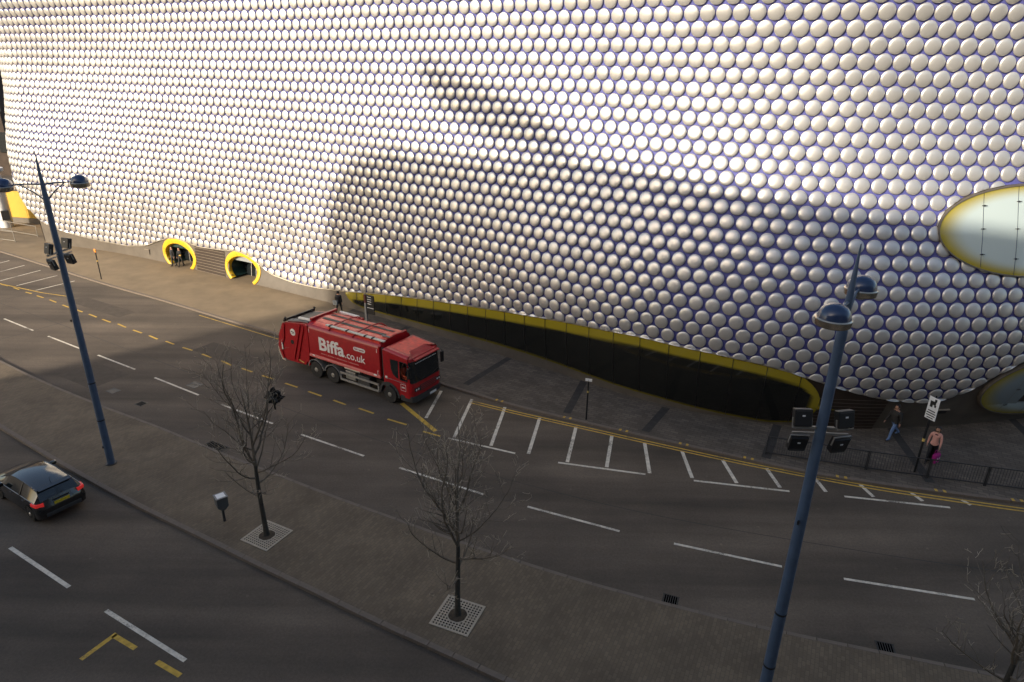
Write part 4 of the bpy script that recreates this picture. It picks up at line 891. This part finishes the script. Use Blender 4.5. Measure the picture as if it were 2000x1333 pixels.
for i in range(len(rings)-1):
    for j in range(n):
        if j == 0 and i < len(LV)-1: continue          # near side wall is made separately, with its window openings
        a,b = i*n+j,i*n+(j+1)%n
        if 3 <= i <= 5 and 1 <= j <= 8 and False: continue
        f.append([a,b,b+n,a+n])
f.append([(len(rings)-1)*n+k for k in range(n)])
cab = MB().add(v,f).build('cab', M['red'], T, smooth=True)
top = [(x,y,cab_top(x,3.012)) for x,y in outline(2.95,.30)]
MB().add(top,[list(range(len(top)))]).build('cab_roof', M['red2'], cab)
# near side wall with the wheel arch and two window openings
win_a = [(.14,2.62),(.16,2.1),(.30,1.78),(.56,1.62),(.68,1.62),(.68,2.64)]; win_b = [(.80,1.60),(1.29,1.59),(1.29,2.62),(.80,2.64)]
outer = [(-.36,.95),(-.36,2.86+1.66*.115),(1.32,2.86),(1.32,.62),(.66,.62),(.62,.80),(.45,1.03),(.2,1.14),(-.1,1.14)]
bm = bmesh.new(); ed = []
for loop in (outer,win_a,win_b):
    vs = [bm.verts.new((x,0,z)) for x,z in loop]
    for i in range(len(vs)): ed.append(bm.edges.new((vs[i],vs[(i+1)%len(vs)])))
bmesh.ops.triangle_fill(bm, edges=ed, use_beauty=True, use_dissolve=False); me = bpy.data.meshes.new('cab_side'); bm.to_mesh(me); bm.free(); me.materials.append(M['red']); link(bpy.data.objects.new('cab_side', me), cab)
def clear_glass():
    m = bpy.data.materials.new('cab_glass'); m.use_nodes = True; n_ = m.node_tree.nodes; l_ = m.node_tree.links; n_.remove(n_['Principled BSDF'])
    t_ = n_.new('ShaderNodeBsdfTransparent'); t_.inputs['Color'].default_value = (.9,.93,.92,1); g_ = n_.new('ShaderNodeBsdfGlossy'); g_.inputs['Roughness'].default_value = .04
    x_ = n_.new('ShaderNodeMixShader'); x_.inputs['Fac'].default_value = .05; l_.new(t_.outputs[0],x_.inputs[1]); l_.new(g_.outputs[0],x_.inputs[2]); l_.new(x_.outputs[0],n_['Material Output'].inputs['Surface']); return m
M['clear'] = clear_glass()
MB().add([(x,-.004,z) for x,z in win_b],[[0,1,2,3]]).build('window', M['clear'], cab); MB().add([(x,-.004,z) for x,z in win_a],[list(range(6))]).build('window', M['glass'], cab)
MB().box((.4,1.2,1.35),(1.5,2.2,.1)).build('cab_floor', M['black'], cab); MB().box((-.25,1.2,2.0),(.1,2.2,1.4)).build('cab_back', M['black'], cab)
for a,b in ((win_b[0],win_b[1]),(win_b[3],win_b[2]),(win_b[0],win_b[3]),(win_b[1],win_b[2])): MB().bar((a[0],-.006,a[1]),(b[0],-.006,b[1]),.03,.03).build('window_seal', M['black'], cab)
ws = []
for z in np.linspace(1.53,2.66,7): ws.append([(x+.012,y,z) for x,y in outline(z)[2:9]])
MB().add(*grid_mesh(ws)).build('windscreen', M['glass'], cab, smooth=True)
for z,zz in ((1.50,1.545),(2.63,2.70)):
    ws = [[(x+.02,y,q) for x,y in outline(q)[2:9]] for q in (z,zz)]; MB().add(*grid_mesh(ws)).build('screen_seal', M['black'], cab)
ws = [[(x+.022,y,q) for x,y in outline(q)[3:8]] for q in (2.50,2.60)]
for k in range(14): MB().box((xf(2.55)+.035,.42+k*.125,2.555),(.006,.07+.03*(k%3==0),.055),ry=.08).build('visor_letter', M['truckwhite'], cab)
MB().box((1.62,1.225,2.82),(.16,2.0,.07),ry=.3).build('sun_visor', M['red'], cab, bevel=.02)
for y in (.7,1.5): MB().bar((1.62,y,1.54),(1.60,y+.62,1.72),.02,.02).build('wiper', M['black'], cab)
MB().box((1.66,1.225,1.13),(.03,1.35,.34)).build('grille', M['darkgrey'], cab, bevel=.01)
for z in (1.04,1.14,1.24): MB().box((1.68,1.225,z),(.02,1.25,.03)).build('grille_bar', M['red'], cab)
for y in (.36,2.09):
    hl = MB().box((1.62,y,1.12),(.08,.36,.20)).build('headlight', M['black'], cab, bevel=.02)
    for q in (-.09,.08): MB().lathe([(.06,0),(.06,.012)],c=(0,0,0),n=14,axis='Y').build('lamp', M['truckwhite'], hl).matrix_local = Matrix.Translation((1.662,y+q,1.12)) @ Matrix.Rotation(math.pi/2,4,'Z')
bp = [(x+.06,y) for x,y in outline(.8)[2:9]]; bp = [(.80,-.02)]+bp+[(.80,W+.02)]+[(.80,W-.2),(1.45,W-.35),(1.45,.35),(.80,.2)]
MB().prism(bp,.40,.74,'Z').build('bumper', M['darkgrey'], cab, bevel=.02)
MB().box((1.76,1.5,.56),(.02,.52,.12)).build('number_plate', M['signwhite'], cab)
P = [[(.62*math.cos(a),y,.52+.62*math.sin(a)) for y in (-.03,.16,.42)] for a in np.linspace(-.05,math.pi+.05,15)]; MB().add(*grid_mesh(P)).build('front_mudguard', M['darkgrey'], cab, smooth=True)
P = [[(r_*math.cos(a),-.033,.52+r_*math.sin(a)) for r_ in (.60,.74)] for a in np.linspace(-.05,math.pi+.05,15)]; MB().add(*grid_mesh(P)).build('arch_lip', M['darkgrey'], cab)
MB().box((-.2,.1,1.05),(.5,.24,.2)).build('cab_step', M['darkgrey'], cab, bevel=.02)
fr = MB()
for a,b in (((.82,1.0),(1.16,1.0)),((.82,1.36),(1.16,1.36)),((.82,1.0),(.82,1.36)),((1.16,1.0),(1.16,1.36))): fr.bar((a[0],-.006,a[1]),(b[0],-.006,b[1]),.012,.014)
fr.build('badge_frame', M['truckwhite'], cab); text_mesh('Biffa',.09,.22,(.89,-.008,1.14),cab,M['truckwhite'],.03,'door_lettering')
MB().bar((-.3,-.01,1.47),(1.18,-.01,1.44),.015,.02).build('waist_line', M['stone'], cab)
MB().box((-.18,-.008,1.5),(.14,.012,.14)).build('door_label', M['truckwhite'], cab)
for y,s in ((-.16,-1),(W+.16,1)):
    mr = MB().box((1.55,y,2.2),(.12,.20,.62)).build('mirror', M['black'], cab, bevel=.03); MB().tube([(1.35,y-s*.18,2.62),(1.55,y,2.6),(1.55,y,2.0)],.018,6).build('mirror_arm', M['black'], mr)
st = link(bpy.data.objects.new('steering_wheel', None), cab); st.location = (1.12,.62,1.95); st.rotation_euler = (0,.6,0)
MB().tube([(.0,.22*math.cos(a),.22*math.sin(a)) for a in np.linspace(0,2*math.pi,21)],.012,6).build('wheel_rim', M['black'], st)
MB().box((.35,.62,1.75),(.18,.5,.8)).build('driver_seat', M['black'], cab, bevel=.04)
# ================================================================ black hatchback
C = empty('hatchback_car', (-18.8,21.71,0), 2.582); tag(C, 'black five-door hatchback with its brake lights on', 'car')
YC = -.82
ST = [(-.80,[(.55,.34),(.66,.36),(.70,.56),(.68,.66),(.60,.70),(.3,.72),(0,.72)]),
(-.74,[(.66,.26),(.82,.32),(.86,.58),(.83,.74),(.70,.80),(.35,.82),(0,.82)]),
(-.66,[(.72,.22),(.87,.28),(.905,.60),(.86,.88),(.70,1.00),(.35,1.02),(0,1.03)]),
(-.50,[(.74,.21),(.89,.27),(.912,.62),(.865,.95),(.67,1.22),(.35,1.26),(0,1.27)]),
(-.38,[(.75,.2),(.89,.27),(.914,.62),(.87,.97),(.635,1.36),(.35,1.415),(0,1.425)]),
(.05,[(.76,.2),(.89,.26),(.915,.62),(.875,.975),(.62,1.405),(.35,1.46),(0,1.475)]),
(.7,[(.76,.18),(.885,.25),(.91,.6),(.87,.955),(.62,1.43),(.35,1.48),(0,1.49)]),
(1.3,[(.76,.18),(.885,.25),(.91,.6),(.87,.94),(.62,1.405),(.35,1.46),(0,1.47)]),
(1.7,[(.76,.18),(.885,.25),(.91,.6),(.87,.93),(.61,1.34),(.35,1.40),(0,1.41)]),
(2.15,[(.76,.18),(.885,.25),(.91,.6),(.865,.92),(.66,1.16),(.37,1.22),(0,1.23)]),
(2.62,[(.76,.19),(.89,.26),(.912,.6),(.86,.90),(.74,.97),(.4,1.01),(0,1.02)]),
(3.05,[(.74,.2),(.88,.27),(.90,.58),(.83,.80),(.70,.86),(.36,.90),(0,.91)]),
(3.38,[(.66,.22),(.80,.28),(.83,.52),(.76,.68),(.62,.74),(.32,.78),(0,.79)]),
(3.55,[(.48,.26),(.60,.3),(.64,.46),(.58,.54),(.46,.58),(.24,.60),(0,.60)])]
rg = []
for x,pts in ST: rg.append([(x,YC+w_,z) for w_,z in pts]+[(x,YC-w_,z) for w_,z in pts[-2::-1]])
nn_ = len(rg[0]); body_f = []; parts_f = {'rear_window':[], 'windscreen':[], 'window_near':[], 'window_far':[]}
for i in range(len(rg)-1):
    for j in range(nn_-1):
        q = [i*nn_+j,(i+1)*nn_+j,(i+1)*nn_+j+1,i*nn_+j+1]; key = None
        if 3 <= i <= 8 and j == 3: key = 'window_near'
        if 3 <= i <= 8 and j == nn_-5: key = 'window_far'
        if i in (2,3) and 4 <= j <= nn_-6: key = 'rear_window'
        if i in (8,9) and 4 <= j <= nn_-6: key = 'windscreen'
        (parts_f[key] if key else body_f).append(q)
v = [p for r in rg for p in r]
f = body_f+[list(range(nn_))[::-1],[(len(rg)-1)*nn_+k for k in range(nn_)]]
# floor closes the shell
me_b = MB().add(v,f).build('body', M['carblack'], C, smooth=True)
s_ = me_b.modifiers.new('edge','EDGE_SPLIT'); s_.split_angle = math.radians(50)
for k,fs in parts_f.items():
    used = sorted({i for q in fs for i in q}); mp = {a:b for b,a in enumerate(used)}
    MB().add([v[i] for i in used],[[mp[i] for i in q] for q in fs]).build('rear_window' if k=='rear_window' else 'windscreen' if k=='windscreen' else 'side_window', M['glass'], C, smooth=True)
for sg in (1,-1):
    ps = [(x,YC+sg*(w_[3][0]+.006),w_[3][1]) for x,w_ in ST[3:11]]; MB().tube(ps,.012,6).build('waist_trim', M['alloy'], me_b)
    ps = [(x,YC+sg*(w_[4][0]+.006),w_[4][1]+.005) for x,w_ in ST[4:10]]; MB().tube(ps,.016,6).build('roof_edge', M['carblack'], me_b)
    for xi in (.62,): MB().bar((xi,YC+sg*.885,.97),(xi+.02,YC+sg*.635,1.41),.07,.02,up=(0,sg,0)).build('door_pillar', M['carblack'], me_b)
    for xi in (.35,1.35): MB().box((xi,YC+sg*.915,.84),(.2,.03,.035)).build('door_handle', M['carblack'], me_b, bevel=.01)
    tl = MB(); tl.box((-.67,YC+sg*.735,.885),(.10,.25,.15),rz=-sg*.30); tl.box((-.50,YC+sg*.885,.895),(.34,.07,.13),rz=sg*.10); tl.build('tail_light', M['taillight'], C, bevel=.02)
    mr = MB().box((1.95,YC+sg*1.0,1.0),(.14,.22,.15)).build('door_mirror', M['carblack'], C, bevel=.04)
for k in range(2): pass
MB().box((-.46,YC,1.425),(.26,1.22,.03),ry=-.12).build('spoiler', M['carblack'], C, bevel=.012)
MB().box((-.79,YC,.80),(.02,.56,.13),ry=-.18).build('number_plate', M['plate_y'], C)
MB().box((-.80,YC,.42),(.05,1.3,.16)).build('lower_bumper', M['darkgrey'], C, bevel=.02)
MB().bar((-.72,YC-.3,.905),(-.72,YC+.3,.905),.03,.05).build('hatch_handle', M['black'], C)
MB().cyl((-.1,YC,1.47),(-.22,YC,1.62),.008,6).build('aerial', M['black'], C)
MB().box((-.64,YC+.25,1.06),(.02,.4,.02),ry=.6).build('rear_wiper', M['black'], C)
for x in (0,2.65):
    for sg in (1,-1):
        wheel(x,YC+sg*.80,.32,.22,C,M['alloy'],face=sg,dish=.03)
        P = [[(x+r_*math.cos(a),YC+sg*.921,.33+r_*math.sin(a)) for r_ in (.33,.40)] for a in np.linspace(-.1,math.pi+.1,15)]; MB().add(*grid_mesh(P)).build('wheel_arch', M['black'], C)
# ================================================================ people
def person(loc, rz, hgt, label, zones, legs=(0,0), arms=((0,.1),(0,.1)), bend=0.0, sit=False, hair_len=.0, hair='hair', head_turn=0.0, bulky=1.0):
    """one continuous skinned body; legs/arms give swing angles; zones(x,y,z) picks the material of a face"""
    k = hgt/1.75; V = []; E = []; Rd = []
    def add(p, r, par=None):
        V.append(Vector(p)*k); Rd.append(r*k)
        if par is not None: E.append((par,len(V)-1))
        return len(V)-1
    lean = math.sin(bend)
    pel = add((0,0,.95),(.135)); wa = add((.03*lean,0,1.08),.125*bulky,pel); chst = add((.16*lean,0,1.28),.145*bulky,wa); sh = add((.24*lean,0,1.42),.115*bulky,chst)
    nk_ = add((.27*lean,0,1.51),.052,sh); jaw = add((.31*lean+.012,0,1.585),.075,nk_); hd = add((.33*lean,0,1.66),.098,jaw); tp = add((.34*lean-.01,0,1.735),.072,hd)
    nose = add((.33*lean+.105,0,1.635),.018,jaw)
    for s,(sw) in zip((-1,1),legs):
        hp = add((0,s*.095,.90),.095,pel)
        if sit: kn = add((.42,s*.12,.88),.07,hp); an = add((.46,s*.12,.48),.045,kn); ft = add((.60,s*.12,.42),.04,an); continue
        kx = math.sin(sw)*.44; kz = .90-math.cos(sw)*.42; kn = add((kx,s*.10,kz),.068,hp)
        bk_ = sw-.35*abs(sw)-.05 if sw < 0 else sw*.35; ax = kx+math.sin(bk_)*.42; az = max(.075,kz-math.cos(bk_)*.42); an = add((ax,s*.10,az),.045,kn)
        add((ax-.05,s*.10,az-.035),.04,an); ft = add((ax+.12,s*.11,az-.04),.040,an); add((ax+.19,s*.115,az-.045),.028,ft)
    for s,(sw,el) in zip((-1,1),arms):
        s0 = add((.24*lean,s*.175,1.415),.068*bulky,sh); e = (.24*lean+math.sin(sw)*.28,s*.235,1.415-math.cos(sw)*.28); s1 = add(e,.050*bulky,s0)
        w_ = (e[0]+math.sin(sw+el)*.25,s*.245,e[2]-math.cos(sw+el)*.25); s2 = add(w_,.033,s1); dx,dz = math.sin(sw+el),-math.cos(sw+el)
        pm = add((w_[0]+dx*.07,s*.248,w_[2]+dz*.07),.026,s2)
        for q in range(4):
            L_ = (.058,.068,.064,.05)[q]; o_ = (q-1.5)*.020; f1 = add((w_[0]+dx*.10+dz*-o_,s*.25,w_[2]+dz*.10+dx*o_),.0095,pm); add((w_[0]+dx*(.10+L_)+dz*-o_+.012,s*.236,w_[2]+dz*(.10+L_)+dx*o_),.0085,f1)
        th = add((w_[0]+dx*.05+.035,s*.235,w_[2]+dz*.05),.011,s2); add((w_[0]+dx*.09+.045,s*.225,w_[2]+dz*.09),.009,th)
    me = bpy.data.meshes.new('sk'); me.from_pydata([tuple(p) for p in V],E,[]); ob = bpy.data.objects.new('sk',me); COL.objects.link(ob)
    ob.modifiers.new('skin','SKIN'); ob.modifiers.new('sub','SUBSURF').levels = 1; ob.modifiers['sub'].render_levels = 1
    for i,r in enumerate(Rd): me.skin_vertices[0].data[i].radius = (r,r)
    me.skin_vertices[0].data[0].use_root = True
    dg = bpy.context.evaluated_depsgraph_get(); bm_ = bpy.data.meshes.new_from_object(ob.evaluated_get(dg)); bpy.data.objects.remove(ob); bpy.data.meshes.remove(me)
    root = empty('person', loc, rz); tag(root, label, 'person')
    names = []; bm_.materials.clear()
    for p in bm_.polygons:
        c = p.center/k; nm = zones(c.x-.24*lean*max(0,(c.z-1)/.42),c.y,c.z)
        if nm not in names: names.append(nm); bm_.materials.append(M[nm])
        p.material_index = names.index(nm); p.use_smooth = True
    link(bpy.data.objects.new('body', bm_), root)
    hx = .33*lean*k; hz = 1.665*k
    hm = MB(); P = []
    for a in np.linspace(0,2*math.pi,17):
        col_ = []
        for b in np.linspace(math.pi/2,-.55,7):
            r = .118*k; x = -math.cos(a)*math.cos(b)*r; yy = math.sin(a)*math.cos(b)*r*.88; z = math.sin(b)*r*1.05
            if x > .045*k and z < .055*k: x = .045*k
            if z < 0 and x < .02*k: z -= hair_len*(-z)*12
            col_.append((hx+x-.01,yy,hz+z+.015))
        P.append(col_)
    hm.add(*grid_mesh(P)); hm.build('hair', M[hair], root, smooth=True)
    for s in (-1,1):
        ey = MB().lathe([(.001,-.006),(.010,-.002),(.010,.004),(.001,.007)],c=(0,0,0),n=8).build('eye', M['hair'], root); ey.location = (hx+.094*k,s*.033*k,1.645*k)
        er = MB().box((0,0,0),(.035*k,.018*k,.055*k)).build('ear', M['skin'], root, bevel=.006); er.location = (hx+.0,s*.098*k,1.63*k)
    mo = MB().box((0,0,0),(.008,.04*k,.010*k)).build('mouth', pmat('lips',(.28,.10,.09),.5), root); mo.location = (hx+.088*k,0,1.575*k)
    return root
def clothes(top, legs, shoes='black', sleeves=True, waist=.93):
    def z_(x,y,z):
        if z > 1.49: return 'skin'
        if abs(y) > .222 and z < 1.0 and z > .5: return 'skin' if z < .915 else top
        if z > waist: return top
        return legs if z > .10 else shoes
    return z_
person((18.85,28.95,KH), math.radians(200), 1.92, 'walking man in a dark hooded jacket and blue jeans by the wall', clothes('jacket','jeans',waist=.88), legs=(-.55,.45), arms=((.3,.3),(-.3,.3)), bend=.18, bulky=1.5)
w1 = person((19.6,26.9,KH), math.radians(228), 1.86, 'woman in a pink jumper and sunglasses walking by the guard rail', clothes('pink','coat',waist=.90), legs=(.35,-.4), arms=((-.1,.25),(.15,.2)), hair_len=2.2, bulky=1.0)
MB().box((.097,0,1.68),(.02,.15,.045)).build('sunglasses', M['black'], w1, bevel=.008)
MB().tube([(.08*math.cos(a),.085*math.sin(a),1.50) for a in np.linspace(0,2*math.pi,13)],.035,8).build('scarf', pmat('maroon_scarf',(.06,.008,.012),.9), w1)
hb_ = empty('shopping_bag', (19.72,26.70,KH+.12), math.radians(30)); tag(hb_, 'bright magenta shopping bag carried by the woman in pink', 'bag')
MB().prism([(-.17,0),(.17,0),(.21,.44),(-.21,.44)],-.09,.09,'Y').build('sack', M['magenta'], hb_, bevel=.03)
for y in (-.06,.06): MB().tube([(-.1,y,.43),(-.06,y,.62),(.06,y,.62),(.1,y,.43)],.010,6).build('handle', M['magenta'], hb_)
for i in range(4): MB().box((-.1+i*.07,-.1,.15+.1*(i%2)),(.045,.012,.05)).build('printed_patch', M['signwhite'], hb_)
person((-30.05,57.15,KH), math.radians(-120), 1.75, 'person in a black coat at the left side of the yellow doorway', clothes('coat','jacket'), legs=(.15,-.15), bulky=1.2)
p2 = person((-29.35,57.05,KH), math.radians(-100), 1.70, 'person in a black coat carrying something pale in the doorway', clothes('coat','jacket'), legs=(.25,-.2), arms=((.1,.1),(.6,1.2)), bulky=1.15)
pk = MB().box((-29.15,56.72,KH+1.12),(.16,.1,.14)).build('small_parcel', M['gold'], None, bevel=.02); tag(pk, 'small pale parcel held in the yellow doorway', 'parcel')
p3 = person((-12.55,45.6,KH), math.radians(70), 1.72, 'person in a black coat walking away behind the red lorry', clothes('coat','coat'), legs=(.3,-.3), bulky=1.3)
bg2 = empty('shoulder_bag', (-12.72,45.34,KH+.78), math.radians(-20)); tag(bg2, 'pale grey bag carried by the person behind the lorry', 'bag')
MB().prism([(-.17,0),(.17,0),(.19,.32),(-.19,.32)],-.08,.08,'Y').build('pouch', M['greybag'], bg2, bevel=.03)
MB().tube([(-.12,0,.3),(-.05,.02,.62),(.08,.02,.62),(.14,0,.3)],.012,6).build('strap', M['black'], bg2)
# lorry driver, seated behind the side window
dl = Matrix.Translation((-6.519,32.149,0)) @ Matrix.Rotation(-.559,4,'Z') @ Vector((.62,.42,.62))
person(tuple(dl), -.559, 1.75, 'lorry driver in an orange high-visibility jacket at the wheel', clothes('hivis','jacket',waist=.9), arms=((.55,.75),(.5,.8)), sit=True, bulky=1.1)
